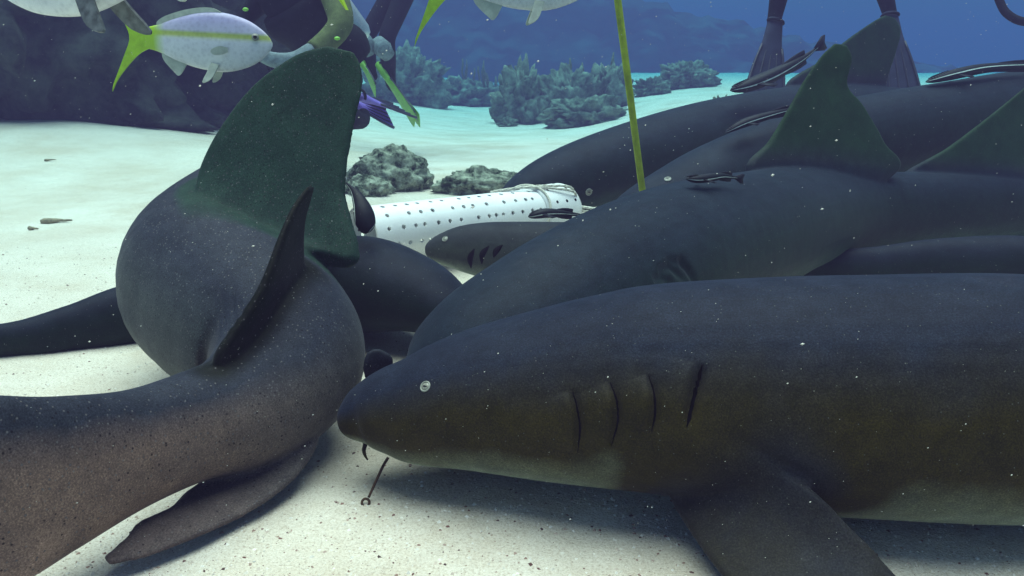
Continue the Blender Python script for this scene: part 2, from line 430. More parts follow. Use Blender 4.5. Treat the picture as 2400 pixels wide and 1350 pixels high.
def ribbon(line, wid, lift=.0012, thick=.004):
    """a thin lens-shaped sliver lying in the skin along a hit line"""
    V, Fc = [], []; m = len(line)
    for i, (p, nr) in enumerate(line):
        t = (line[min(i + 1, m - 1)][0] - line[max(i - 1, 0)][0]).normalized()
        sd_ = t.cross(nr).normalized(); w_ = wid * max(.12, math.sin(math.pi * i / (m - 1))) ** .8
        V += [p + sd_ * w_ + nr * lift * .4, p + nr * lift, p - sd_ * w_ + nr * lift * .4, p - nr * thick]
    for i in range(m - 1):
        for k in range(4):
            a, b = i * 4 + k, i * 4 + (k + 1) % 4; Fc.append((a, b, b + 4, a + 4))
    Fc += [(3, 2, 1, 0), tuple((m - 1) * 4 + k for k in range(4))]
    return mesh_from(V, Fc)

def disc_at(p, nr, rx, ry, h, tilt=0.0, n=20, dome=True):
    z = nr.normalized(); x = Vector((1, 0, 0)); x = (x - z * x.dot(z)).normalized(); y = z.cross(x)
    q = Matrix.Rotation(tilt, 3, z); x = q @ x; y = q @ y
    V, Fc = [], []; rings = [(1.0, -.6), (1.0, 0), (.82, .55), (.5, .85), (.2, 1.0)]
    for r, k in rings:
        for i in range(n):
            a = 2 * math.pi * i / n; V.append(p + x * math.cos(a) * rx * r + y * math.sin(a) * ry * r + z * h * k)
    for j in range(len(rings) - 1):
        for i in range(n):
            a, b = j * n + i, j * n + (i + 1) % n; Fc.append((a, b, b + n, a + n))
    Fc.append(tuple((len(rings) - 1) * n + i for i in range(n)))
    return mesh_from(V, Fc)

def ring_at(p, nr, R, r, n=22, m=8):
    z = nr.normalized(); x = Vector((1, 0, 0)); x = (x - z * x.dot(z)).normalized(); y = z.cross(x); V, Fc = [], []
    for i in range(n):
        a = 2 * math.pi * i / n; rd = x * math.cos(a) + y * math.sin(a)
        for j in range(m):
            b = 2 * math.pi * j / m; V.append(p + rd * (R + r * math.cos(b)) + z * r * math.sin(b))
    for i in range(n):
        for j in range(m):
            Fc.append((i * m + j, ((i + 1) % n) * m + j, ((i + 1) % n) * m + (j + 1) % m, i * m + (j + 1) % m))
    return mesh_from(V, Fc)

def shark_eye(root, sh, px, py, R, pupil=True):
    p, nr = sh.hit(px, py)
    if p is None: return
    e = obj('eye', disc_at(p, nr, R, R * .85, R * .25), M['eye_ball'], root)
    obj('eyelid', ring_at(p + nr * R * .05, nr, R * .96, R * .17), M['eye_ring'], e).matrix_parent_inverse = Matrix.Identity(4)
    if pupil:
        obj('pupil', disc_at(p + nr * R * .22, nr, R * .50, R * .20, R * .12, -.3), M['pupil'], e).matrix_parent_inverse = Matrix.Identity(4)

def finish(sh, m, label, loc=None):
    z = sum((c for c in sh.C), Vector()) / len(sh.C)
    root = thing('nurse_shark', Vector((z.x, z.y, H(z.x, z.y))), label, 'shark', 'nurse sharks piled on the sand')
    obj('body', sh.me, m, root)
    return root

def R5(*rows):  # rows of ((px,py,d),(px,py,d))
    return [(P(*a), P(*b)) for a, b in rows]

# -- front shark, lying across the right foreground
A = Shark([(806, 990, 1.425, .012, .014), (822, 986, 1.42, .036, .036), (862, 974, 1.42, .062, .055), (915, 966, 1.415, .084, .073), (990, 962, 1.41, .108, .093),
           (1130, 942, 1.40, .135, .118), (1300, 932, 1.385, .152, .143), (1430, 926, 1.37, .16, .158), (1560, 923, 1.35, .168, .169), (1780, 934, 1.32, .178, .181),
           (2000, 941, 1.305, .182, .187), (2400, 949, 1.285, .18, .19), (2800, 960, 1.28, .15, .165), (3150, 965, 1.29, .10, .12), (3420, 965, 1.31, .06, .08),
           (3600, 955, 1.33, .035, .085), (3900, 930, 1.37, .014, .10), (4200, 910, 1.40, .008, .05)],
          [(R5(((1640, 985, 1.25), (1720, 990, 1.25)), ((1590, 1090, 1.245), (1800, 1060, 1.175)), ((1572, 1165, 1.27), (1890, 1130, 1.15)), ((1622, 1258, 1.20), (1975, 1212, 1.13)),
               ((1690, 1350, 1.115), (2105, 1350, 1.09)), ((1790, 1460, 1.06), (2150, 1430, 1.05)), ((1930, 1540, 1.01), (2140, 1500, 1.02)), ((2030, 1560, .995), (2090, 1550, 1.0))),
            [.05, .042, .034, .026, .02, .014, .01, .006]),
           (R5(((2700, 900, 1.28), (2980, 900, 1.28)), ((2720, 700, 1.28), (3060, 760, 1.28)), ((2850, 560, 1.28), (3060, 600, 1.28)), ((2990, 480, 1.28), (3060, 500, 1.28))), [.04, .03, .018, .008])],
          .0036, smooth_it=10, finv=.52, darkfins=(0,))
gills = [[(1342, 915), (1352, 955), (1359, 1005), (1354, 1060)], [(1430, 895), (1445, 940), (1447, 990), (1433, 1045)], [(1520, 878), (1532, 920), (1535, 970), (1527, 1012)], [(1646, 855), (1634, 900), (1622, 955), (1610, 1000)]]
gl = [A.curve(g, 18) for g in gills]
for g in gl[:3]: A.groove(g, .006, .0055, .010, .030)
A.groove(gl[3], .012, .008, .008, .036)
# armpit fold above the fin and a faint crease along the head
A.groove(A.curve([(1700, 1022), (1790, 1062), (1870, 1118), (1905, 1140)]), .006, .010)
rA = finish(A, M['shark_front'], 'largest shark, olive brown, lying across the right foreground with its snout at centre')
for i, g in enumerate(gills):
    ln = A.curve(g, 18)
    sl = obj('gill_slit', ribbon(ln, .0018 if i < 3 else .0048), M['slit'], rA)
    if i == 3:
        ed = [(p + A.T[0] * 0.0 + Vector((.0055, 0, 0)), q) for p, q in ln[3:]]
        obj('gill_edge', ribbon(ed, .0016, .0016), M['slit_edge'], sl).matrix_parent_inverse = Matrix.Identity(4)
shark_eye(rA, A, 997, 906, .0078)
p, nr = A.hit(1898, 1122)
# nasal barbel under the snout
bb = [P(858, 1035, 1.41), P(853, 1055, 1.40), P(856, 1068, 1.392), P(862, 1078, 1.389)]
obj('barbel', mesh_from(*tube([Vector(r) for r in catmull([list(b) for b in bb], 12)], list(np.linspace(.0042, .0012, 12)))), M['shark_front'], rA)

# -- curled shark, left foreground (S-shaped: head away from us, tail to the left)
Cc = Shark([(700, 520, 3.42, .02, .02), (700, 508, 3.36, .07, .06), (700, 490, 3.25, .10, .085), (695, 462, 3.0, .125, .115), (690, 445, 2.65, .14, .14), (668, 452, 2.28, .15, .15), (580, 540, 2.02, .168, .172),
            (502, 642, 1.87, .188, .192), (545, 712, 1.76, .18, .182), (615, 768, 1.66, .165, .166), (668, 830, 1.57, .142, .142), (640, 905, 1.49, .12, .118), (560, 965, 1.41, .098, .098), (450, 1003, 1.33, .076, .086), (310, 1058, 1.24, .058, .089),
            (150, 1118, 1.14, .046, .108), (0, 1165, 1.07, .038, .127), (-180, 1185, 1.02, .028, .128), (-420, 1195, 1.0, .016, .10), (-620, 1200, .99, .008, .045)],
           [(R5(((505, 585, 1.705), (600, 605, 1.70)), ((474, 535, 1.725), (740, 602, 1.665)), ((462, 470, 1.775), (843, 612, 1.655)), ((466, 405, 1.805), (812, 452, 1.70)), ((508, 312, 1.80), (824, 330, 1.715)), ((590, 203, 1.785), (848, 222, 1.72)), ((690, 130, 1.765), (850, 165, 1.725)), ((765, 107, 1.75), (830, 122, 1.73))),
             [.06, .055, .05, .04, .028, .019, .013, .009]),
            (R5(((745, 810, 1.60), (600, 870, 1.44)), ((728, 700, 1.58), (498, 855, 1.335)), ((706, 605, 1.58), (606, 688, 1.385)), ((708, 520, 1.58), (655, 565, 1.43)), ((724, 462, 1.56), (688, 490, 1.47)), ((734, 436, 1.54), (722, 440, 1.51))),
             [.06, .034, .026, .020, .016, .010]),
            (R5(((730, 960, 1.50), (560, 1020, 1.42)), ((748, 1030, 1.455), (530, 1095, 1.39)), ((700, 1113, 1.395), (440, 1150, 1.345)), ((600, 1192, 1.315), (398, 1190, 1.285)), ((480, 1252, 1.25), (330, 1220, 1.245)), ((350, 1302, 1.195), (280, 1270, 1.205)), ((258, 1322, 1.165), (240, 1308, 1.175))),
             [.045, .026, .018, .014, .012, .010, .007])],
           .0038, nsamp=150, smooth_it=8, flat=.95, finv=.45, darkfins=(2,), greenfins=(0,), shadefins=(1,))
for ps in ([(500, 680), (505, 730), (508, 780)], [(520, 680), (527, 740), (528, 800)], [(542, 690), (548, 740), (545, 790)], [(560, 700), (566, 735), (562, 770)]):
    Cc.groove(Cc.curve(ps, 12), .0022, .006)
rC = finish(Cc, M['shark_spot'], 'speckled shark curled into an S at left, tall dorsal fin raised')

# -- second shark, behind the front one, big dorsal fin
B = Shark([(955, 905, 1.60, .03, .03), (985, 895, 1.60, .085, .06), (1040, 875, 1.615, .12, .095), (1130, 835, 1.645, .148, .128), (1240, 785, 1.70, .165, .152), (1340, 738, 1.78, .175, .172), (1470, 672, 1.93, .185, .186), (1600, 612, 2.14, .19, .190),
           (1740, 560, 2.40, .182, .180), (1860, 522, 2.66, .165, .166), (1980, 508, 2.85, .135, .150), (2100, 503, 2.97, .11, .143), (2230, 494, 3.06, .092, .130), (2400, 488, 3.18, .075, .115), (2600, 475, 3.35, .055, .085), (2800, 455, 3.5, .035, .09), (3100, 430, 3.7, .015, .11), (3350, 420, 3.9, .008, .05)],
          [(R5(((1800, 520, 2.60), (1950, 500, 2.74)), ((1745, 400, 2.56), (2108, 398, 2.84)), ((1800, 330, 2.60), (2075, 335, 2.80)), ((1848, 250, 2.63), (2030, 255, 2.76)), ((1882, 190, 2.66), (1988, 200, 2.73)), ((1925, 130, 2.68), (1998, 140, 2.73)), ((1955, 102, 2.70), (1985, 106, 2.72))),
            [.07, .045, .03, .022, .017, .012, .008]),
           (R5(((2260, 470, 3.05), (2420, 480, 3.14)), ((2110, 420, 2.97), (2520, 405, 3.2)), ((2220, 345, 3.02), (2510, 340, 3.2)), ((2330, 262, 3.08), (2500, 240, 3.2)), ((2440, 172, 3.14), (2520, 160, 3.2)), ((2490, 130, 3.17), (2520, 130, 3.2))),
            [.06, .04, .028, .02, .013, .008]),
           (R5(((2330, 520, 3.14), (2460, 520, 3.2)), ((2300, 572, 3.1), (2520, 590, 3.18)), ((2400, 605, 3.12), (2540, 625, 3.18)), ((2480, 632, 3.14), (2540, 640, 3.17))), [.04, .026, .016, .008]),
           (R5(((980, 900, 1.62), (940, 880, 1.62)), ((925, 895, 1.60), (905, 870, 1.58)), ((868, 905, 1.56), (918, 852, 1.55)), ((850, 865, 1.53), (920, 838, 1.535)), ((856, 832, 1.52), (900, 822, 1.525)), ((868, 820, 1.52), (885, 817, 1.52))),
            [.03, .026, .022, .018, .014, .01])],
          .0046, nsamp=130, smooth_it=6)
for ps, d in (([(1545, 640), (1570, 625), (1590, 640), (1612, 660)], .008), ([(1590, 600), (1605, 620), (1622, 645), (1632, 668)], .009), ([(1560, 605), (1580, 612), (1600, 628)], .005), ([(1530, 655), (1555, 652), (1580, 665)], .006)):
    B.groove(B.curve(ps, 12), d, .011)
rB = finish(B, M['shark_mid'], 'slate grey shark with upright dorsal fin, just behind the foreground shark')

# -- small shark in front of the white tube
E = Shark([(1000, 590, 2.70, .014, .016), (1012, 588, 2.695, .035, .034), (1040, 586, 2.69, .055, .054), (1085, 586, 2.69, .074, .076), (1150, 592, 2.69, .09, .094), (1230, 602, 2.70, .10, .108), (1400, 612, 2.72, .115, .12), (1560, 605, 2.76, .115, .12), (1690, 590, 2.86, .10, .105),
           (1830, 560, 3.06, .07, .08), (1980, 530, 3.24, .045, .06), (2120, 505, 3.36, .025, .06), (2300, 480, 3.5, .012, .06), (2400, 470, 3.6, .006, .03)], [], .0046, smooth_it=5)
eg = [[(1112, 583), (1102, 605), (1104, 628)], [(1146, 577), (1131, 595), (1129, 618)], [(1178, 574), (1163, 588), (1157, 603)]]
rE = finish(E, M['shark_grey'], 'small grey shark head with dark gill slits in front of white tube')
for g in eg: obj('gill_slit', ribbon(E.curve(g, 12), .0085, .0015), M['slit'], rE)
shark_eye(rE, E, 1043, 560, .0085, False)

# -- shark lying behind the curled one
D = Shark([(1100, 748, 2.02, .016, .016), (1085, 742, 2.03, .05, .04), (1040, 725, 2.06, .085, .07), (960, 692, 2.12, .115, .10), (860, 675, 2.20, .135, .128), (740, 675, 2.28, .13, .125), (600, 690, 2.30, .11, .112), (480, 708, 2.27, .092, .10), (290, 748, 2.18, .06, .083), (160, 775, 2.12, .045, .06),
           (0, 798, 2.06, .03, .04), (-180, 800, 2.02, .018, .055), (-420, 790, 2.0, .01, .07), (-560, 785, 2.0, .006, .03)],
          [(R5(((120, 790, 2.10), (0, 800, 2.06)), ((150, 818, 2.09), (-80, 842, 2.05)), ((60, 826, 2.08), (-120, 858, 2.04)), ((-20, 840, 2.06), (-120, 866, 2.03))), [.03, .016, .012, .006])],
          .0055, smooth_it=5)
rD = finish(D, M['shark_dark'], 'dark shark passing behind the curled one, tail leaving the left edge')

# -- two sharks at the back right
G = Shark([(1440, 520, 3.12, .02, .02), (1455, 512, 3.13, .07, .055), (1500, 496, 3.16, .11, .088), (1580, 470, 3.22, .145, .125), (1690, 430, 3.33, .17, .160), (1850, 375, 3.5, .185, .182), (2020, 335, 3.68, .19, .192), (2220, 300, 3.88, .19, .20), (2420, 270, 4.08, .18, .205), (2700, 250, 4.3, .15, .17), (3000, 230, 4.5, .10, .13), (3300, 215, 4.7, .05, .10), (3700, 200, 4.9, .015, .13), (3950, 195, 5.0, .008, .06)],
          [(R5(((2760, 240, 4.34), (2950, 240, 4.46)), ((2760, 120, 4.34), (3060, 150, 4.5)), ((2880, 40, 4.4), (3060, 70, 4.5)), ((2980, -20, 4.46), (3040, 0, 4.5))), [.06, .04, .025, .01])],
          .007, smooth_it=5)
rG = finish(G, M['shark_mid'], 'grey shark with pale eye, second from the back behind the yellow rod')
shark_eye(rG, G, 1565, 420, .0115)
Fk = Shark([(1172, 488, 3.66, .02, .02), (1185, 482, 3.66, .07, .055), (1222, 468, 3.68, .115, .098), (1300, 440, 3.74, .155, .142), (1420, 402, 3.86, .185, .172), (1600, 352, 4.12, .20, .198), (1760, 315, 4.4, .205, .205), (1900, 290, 4.66, .195, .20), (2050, 278, 4.9, .165, .175), (2250, 275, 5.15, .12, .14), (2500, 272, 5.4, .08, .11), (2750, 262, 5.6, .04, .09), (3050, 245, 5.85, .015, .13), (3250, 240, 6.0, .008, .06)],
           [(R5(((1900, 260, 4.66), (2030, 260, 4.85)), ((1840, 200, 4.56), (2072, 216, 4.92)), ((1925, 140, 4.68), (2085, 170, 4.92)), ((1990, 88, 4.76), (2102, 118, 4.92)), ((2045, 50, 4.82), (2112, 72, 4.92)), ((2072, 36, 4.86), (2098, 42, 4.9))), [.08, .05, .035, .026, .018, .01])],
           .007, smooth_it=5)
rF = finish(Fk, M['shark_mid'], 'farthest shark at the back, dark dorsal fin rising between diver flippers')
shark_eye(rF, Fk, 1380, 450, .0135)
# -- low shark under the tail of the second one
Hh = Shark([(3100, 700, 2.5, .03, .03), (3050, 695, 2.5, .09, .07), (2850, 680, 2.55, .12, .11), (2600, 665, 2.6, .10, .085), (2400, 628, 2.64, .08, .095), (2200, 628, 2.66, .065, .09), (2050, 635, 2.66, .05, .075), (1900, 640, 2.64, .03, .066), (1750, 640, 2.55, .015, .05), (1650, 640, 2.5, .008, .025)], [], .007, smooth_it=5)
rH = finish(Hh, M['shark_dark'], 'black looking shark low in the gap under the grey tail at right')

# ------------------------------------------------------------------ remoras
def remora_mat():
    m, n, b = mat('remora_skin'); L = n.links.new
    at = N(n, 'ShaderNodeAttribute', attribute_name='band')
    tc = N(n, 'ShaderNodeTexCoord'); nz = N(n, 'ShaderNodeTexNoise', Scale=70.0, Detail=3.0); L(tc.outputs['Object'], nz.inputs['Vector'])
    c = ramp(n, [(0.0, (.012, .013, .022)), (.41, (.008, .009, .014)), (.435, (.62, .70, .68)), (.475, (.62, .70, .68)), (.50, (.010, .011, .016)), (1, (.022, .026, .036))], at.outputs['Fac'])
    c = mix(n, 'MULTIPLY', .5, c, ramp(n, [(.3, (.6, .6, .6)), (.7, (1.3, 1.3, 1.3))], nz.outputs['Fac']))
    L(c, b.inputs['Base Color']); b.inputs['Roughness'].default_value = .5; b.inputs['Specular IOR Level'].default_value = .1
    return m
M['remora'] = remora_mat()

def remora(path, R, label, tail=True, pect=True, band=.18, flatb=.75):
    """path: (px,py,d) head first; R: greatest half height in metres"""
    pts = [P(*p) for p in path]; n = 44
    A_ = catmull([list(p) for p in pts], n); C = [Vector(a) for a in A_]
    prof = catmull([[0, .10], [.04, .42], [.12, .72], [.25, .95], [.4, 1.0], [.6, .78], [.8, .42], [.92, .24], [1, .20]], 200)
    V, Fc, B_ = [], [], []; m = 16
    for i in range(n):
        u_ = i / (n - 1); r = R * float(np.interp(u_, prof[:, 0], prof[:, 1]))
        t = (C[min(i + 1, n - 1)] - C[max(i - 1, 0)]).normalized()
        up = Vector((0, 0, 1)); up = (up - t * up.dot(t)).normalized(); sd_ = t.cross(up)
        for k in range(m):
            a = 2 * math.pi * k / m
            V.append(C[i] + sd_ * math.cos(a) * r * (1.05 - .45 * u_) + up * math.sin(a) * r * flatb)
            B_.append(min(1, max(0, .46 + (math.sin(a) - band) * .35)))
    for i in range(n - 1):
        for k in range(m):
            a, b = i * m + k, i * m + (k + 1) % m; Fc.append((a, b, b + m, a + m))
    Fc.append(tuple(range(m - 1, -1, -1))); Fc.append(tuple((n - 1) * m + k for k in range(m)))
    t = (C[-1] - C[-3]).normalized(); up = (Vector((0, 0, 1)) - t * t.z).normalized()
    def plate(pt, th, sd_, val):
        o = len(V); q = len(pt)
        for s_ in (-1, 1):
            for p_ in pt: V.append(p_ + sd_ * th * s_); B_.append(val)
        Fc.append(tuple(o + i for i in range(q))); Fc.append(tuple(o + q + i for i in reversed(range(q))))
        for i in range(q): Fc.append((o + i, o + q + i, o + q + (i + 1) % q, o + (i + 1) % q))
    if tail:
        e = C[-1]; sd_ = t.cross(up)
        plate([e - t * R * .5 + up * R * .2, e + t * R * 1.2 + up * R * .85, e + t * R * 1.8 + up * R * .8, e + t * R * 1.5, e + t * R * 1.8 - up * R * .8, e + t * R * 1.2 - up * R * .85, e - t * R * .5 - up * R * .2], R * .09, sd_, .02)
    # low second dorsal and anal fins, pectorals
    i0, i1 = int(n * .52), int(n * .82)
    for sg in ((1, -1) if pect else ()):
        base = [C[i] + up * sg * R * .5 * (1 - .5 * (i - i0) / (i1 - i0)) for i in range(i0, i1, 3)]
        top = [p_ + up * sg * R * .55 * math.sin(math.pi * min(1, .25 + .75 * (1 - j / len(base)))) for j, p_ in enumerate(base)]
        plate(base + top[::-1], R * .06, t.cross(up), .02)
    ih = int(n * .26); th_ = (C[ih + 1] - C[ih - 1]).normalized(); sd_ = th_.cross(Vector((0, 0, 1))).normalized()
    for sg in ((1, -1) if pect else ()):
        q = C[ih] + sd_ * sg * R * .8
        plate([q, q + th_ * R * .7, q + th_ * R * 1.9 + sd_ * sg * R * 1.3 - Vector((0, 0, 1)) * R * .5, q + th_ * R * 1.2 + sd_ * sg * R * 1.5 - Vector((0, 0, 1)) * R * .5], R * .05, Vector((0, 0, 1)), .1)
    me = mesh_from(V, Fc)
    a = me.attributes.new('band', 'FLOAT', 'POINT'); a.data.foreach_set('value', np.array(B_, np.float32))
    root = thing('remora', C[n // 2], label, 'remora', 'remoras riding on the sharks')
    bo = obj('body', me, M['remora'], root)
    # sucking disc on the head, eyes
    h0 = C[int(n * .05)]; h1 = C[int(n * .24)]; rr = R * .5
    dv, df = [], []
    for k in range(9):
        c0 = C[int(n * (.05 + .02 * k))]; r_ = R * float(np.interp(.05 + .02 * k, prof[:, 0], prof[:, 1])) * flatb
        dv.append(tube([c0 + sd_ * rr * .8 + Vector((0, 0, r_ * .8)), c0 + Vector((0, 0, r_ + R * .06)), c0 - sd_ * rr * .8 + Vector((0, 0, r_ * .8))], R * .07, 6))
    obj('sucking_disc', mesh_from(*merge(dv)), M['gear'], root)
    for sg in (1, -1):
        c0 = C[int(n * .10)]; r_ = R * .55
        e = obj('eye', disc_at(c0 + sd_ * sg * r_ * .98, sd_ * sg, R * .12, R * .12, R * .08), M['pupil'], root)
    return root

remora([(1712, 212, 4.03), (1760, 198, 4.06), (1820, 172, 4.12), (1880, 138, 4.2), (1915, 112, 4.26)], .042, 'largest remora, lifting its tail off the back of the farthest shark', band=.0)
remora([(1700, 310, 3.2), (1740, 290, 3.22), (1790, 274, 3.25), (1850, 258, 3.3), (1900, 250, 3.36)], .022, 'thin striped remora on the grey shark just left of the upright dorsal fin', band=.1)
remora([(2170, 192, 3.72), (2230, 176, 3.76), (2310, 160, 3.82), (2420, 154, 3.9), (2500, 160, 3.96)], .030, 'dark remora stretched along the shark back at the upper right edge', band=.35)
remora([(1608, 419, 2.02), (1632, 420, 2.03), (1660, 417, 2.05), (1690, 413, 2.08), (1715, 415, 2.10), (1727, 417, 2.11)], .0135, 'tiny remora with forked black tail hovering above the slate shark', band=-.1)
remora([(1238, 508, 2.52), (1275, 500, 2.53), (1320, 500, 2.56), (1380, 506, 2.6)], .0185, 'black and white striped remora on the small shark beside the tube', band=.0)
remora([(855, 548, 2.10), (856, 520, 2.10), (848, 485, 2.11), (832, 452, 2.13), (812, 430, 2.16)], .028, 'curved remora clinging head down behind the tall dorsal fin', tail=False, pect=False, band=.2)

# ------------------------------------------------------------------ perforated white tube with rope
def perforated_tube():
    a, b = P(845, 555, 2.78), P(1322, 492, 3.42)
    R, wall = .094, .007
    ax = (b - a); Ln = ax.length; ax.normalize()
    a.z = max(a.z, R - .01); b.z = max(b.z, R)
    b.z = max(b.z, .105); ax = (b - a); Ln = ax.length; ax.normalize()
    side = ax.cross(Vector((0, 0, 1))).normalized(); up = side.cross(ax)
    def pt(t, ang, r): return a + ax * (t * Ln) + (side * math.cos(ang) + up * math.sin(ang)) * r
    n, m = 48, 24; V, Fc = [], []
    for r in (R, R - wall):
        for j in range(m + 1):
            for k in range(n): V.append(pt(j / m, 2 * math.pi * k / n, r))
    S_ = (m + 1) * n
    for j in range(m):
        for k in range(n):
            q = (j * n + k, j * n + (k + 1) % n, (j + 1) * n + (k + 1) % n, (j + 1) * n + k)
            Fc.append(q); Fc.append(tuple(i + S_ for i in reversed(q)))
    for k in range(n):
        k2 = (k + 1) % n
        Fc.append((k2, k, k + S_, k2 + S_)); o = m * n
        Fc.append((o + k, o + k2, o + k2 + S_, o + k + S_))
    me = mesh_from(V, Fc)
    bm = bmesh.new(); bm.from_mesh(me); bmesh.ops.recalc_face_normals(bm, faces=bm.faces); bm.to_mesh(me); bm.free()
    cut = []; rnd = random.Random(3)
    for row, ang in enumerate(np.radians([20, 48, 76, 104, 132, 160, -12, -40, 188, 216, 244, 300])):
        t = .05 + .012 * (row % 3)
        while t < .84:
            c = pt(t, ang, R); d = (side * math.cos(ang) + up * math.sin(ang))
            if not .775 < t < .81: cut.append(tube([c - d * .02, c + d * .014], +.0076 + rnd.uniform(-.0006, .0006), 12))
            t += rnd.choice([.036, .042, .048, .05, .062, .085]) * rnd.uniform(.95, 1.08)
    cm = mesh_from(*merge(cut), shade=False)
    bm = bmesh.new(); bm.from_mesh(cm); bmesh.ops.recalc_face_normals(bm, faces=bm.faces); bm.to_mesh(cm); bm.free()
    o1 = bpy.data.objects.new('t1', me); o2 = bpy.data.objects.new('t2', cm); COL.objects.link(o1); COL.objects.link(o2)
    md = o1.modifiers.new('b', 'BOOLEAN'); md.operation = 'DIFFERENCE'; md.object = o2; md.solver = 'EXACT'
    dg = bpy.context.evaluated_depsgraph_get(); res = bpy.data.meshes.new_from_object(o1.evaluated_get(dg))
    bpy.data.objects.remove(o1); bpy.data.objects.remove(o2)
    res.polygons.foreach_set('use_smooth', [False] * len(res.polygons))
    mid = (a + b) / 2
    root = thing('bait_tube', Vector((mid.x, mid.y, 0)), 'white perforated plastic tube on the sand between the sharks', 'tube')
    pipe = obj('pipe', res, M['white_pvc'], root)
    es = pipe.modifiers.new('e', 'EDGE_SPLIT'); es.split_angle = math.radians(35)
    res.polygons.foreach_set('use_smooth', [True] * len(res.polygons))
    # end cap sleeve
    V, Fc = [], []; prof = [(.80, R + .001), (.80, R + .009), (.815, R + .011), (.97, R + .011), (.992, R + .006), (1.0, R - .012), (1.0, .0005)]
    for t, r in prof:
        for k in range(n): V.append(pt(t, 2 * math.pi * k / n, r))
    for j in range(len(prof) - 1):
        for k in range(n): Fc.append((j * n + k, j * n + (k + 1) % n, (j + 1) * n + (k + 1) % n, (j + 1) * n + k))
    obj('end_cap', mesh_from(V, Fc), M['white_pvc'], root)
    for t in (.845, .90, .95):
        for ang in np.radians([30, 62, 94, 126]):
            c = pt(t + .01 * math.sin(ang * 3), ang, R + .0112); d = (side * math.cos(ang) + up * math.sin(ang))
            obj('cap_hole', disc_at(c, d, .0058, .0058, .0008), M['slit'], root)
    # rope: round the sleeve, then trailing off to the right
    loop = [pt(.79 + .02 * math.sin(x * 2), x, R + .016) for x in np.linspace(-.6, 3.6, 40)]
    obj('rope_loop', mesh_from(*tube(loop, .0042, 8)), M['rope'], root)
    for off, r_ in ((0, .0058), (1, .005)):
        q = [pt(.62, 1.7 + .2 * off, R + .004), pt(.74, 1.45, R + .012), pt(.86, 1.2 - .15 * off, R + .02), pt(.96, .95 - .2 * off, R + .022), P(1350, 478 + 8 * off, 3.38), P(1385, 488 + 9 * off, 3.3), P(1430, 492 + 10 * off, 3.18), P(1480, 500, 3.05)]
        q = [Vector(v) for v in catmull([list(v) for v in q], 60)]
        strands = []
        for s_ in range(3):
            tw = []
            for i, v in enumerate(q):
                t = (q[min(i + 1, 59)] - q[max(i - 1, 0)]).normalized(); s1 = t.cross(Vector((0, 0, 1))).normalized(); u1 = s1.cross(t)
                an = i * .9 + s_ * 2.094; tw.append(v + (s1 * math.cos(an) + u1 * math.sin(an)) * r_ * .45)
            strands.append(tube(tw, r_ * .55, 6))
        obj('rope', mesh_from(*merge(strands)), M['rope'], root)
perforated_tube()

# ------------------------------------------------------------------ yellow rod
q0, q1 = P(1515, 520, 2.72), P(1440, -60, 2.50)
q1 = q0 + (q1 - q0) * 2.6
root = thing('yellow_rod', Vector((q0.x, q0.y, 0)), 'slim yellow green rod standing upright behind the slate shark', 'rod')
obj('shaft', mesh_from(*tube([q0 + (q1 - q0) * t for t in np.linspace(-.1, 1, 12)], list(np.linspace(.0100, .0118, 12)), 14)), M['rod'], root)
obj('tip', mesh_from(*tube([q0 + (q1 - q0) * t for t in (-.18, -.14, -.1)], [.003, .007, .0085], 12)), M['rust'], root)

# ------------------------------------------------------------------ hook below the front shark's snout
hk = thing('fishing_hook', P(857, 1180, 1.36), 'rusty hook with open eye hanging below the snout of the front shark', 'hook')
sh_ = [Vector(v) for v in catmull([list(P(910, 1072, 1.40)), list(P(898, 1092, 1.395)), list(P(884, 1122, 1.385)), list(P(872, 1148, 1.375)), list(P(864, 1166, 1.37))], 20)]
obj('shank', mesh_from(*tube(sh_, list(np.linspace(.0024, .0020, 20)), 10)), M['rust'], hk)
V, Fc = [], []; c = P(857, 1178, 1.365); nr_ = (CAM - c).normalized()
obj('hook_eye', ring_at(c, nr_, .0058, .0020, 24, 8), M['rust'], hk)
ln = [Vector(v) for v in catmull([list(P(860, 1184, 1.362)), list(P(876, 1202, 1.352)), list(P(888, 1214, 1.343)), list(P(897, 1228, 1.333))], 24)]
obj('leader', mesh_from(*tube([v + Vector((0, 0, .0008 * math.sin(i * 1.9))) for i, v in enumerate(ln)], .0006, 6)), M['line'], hk)

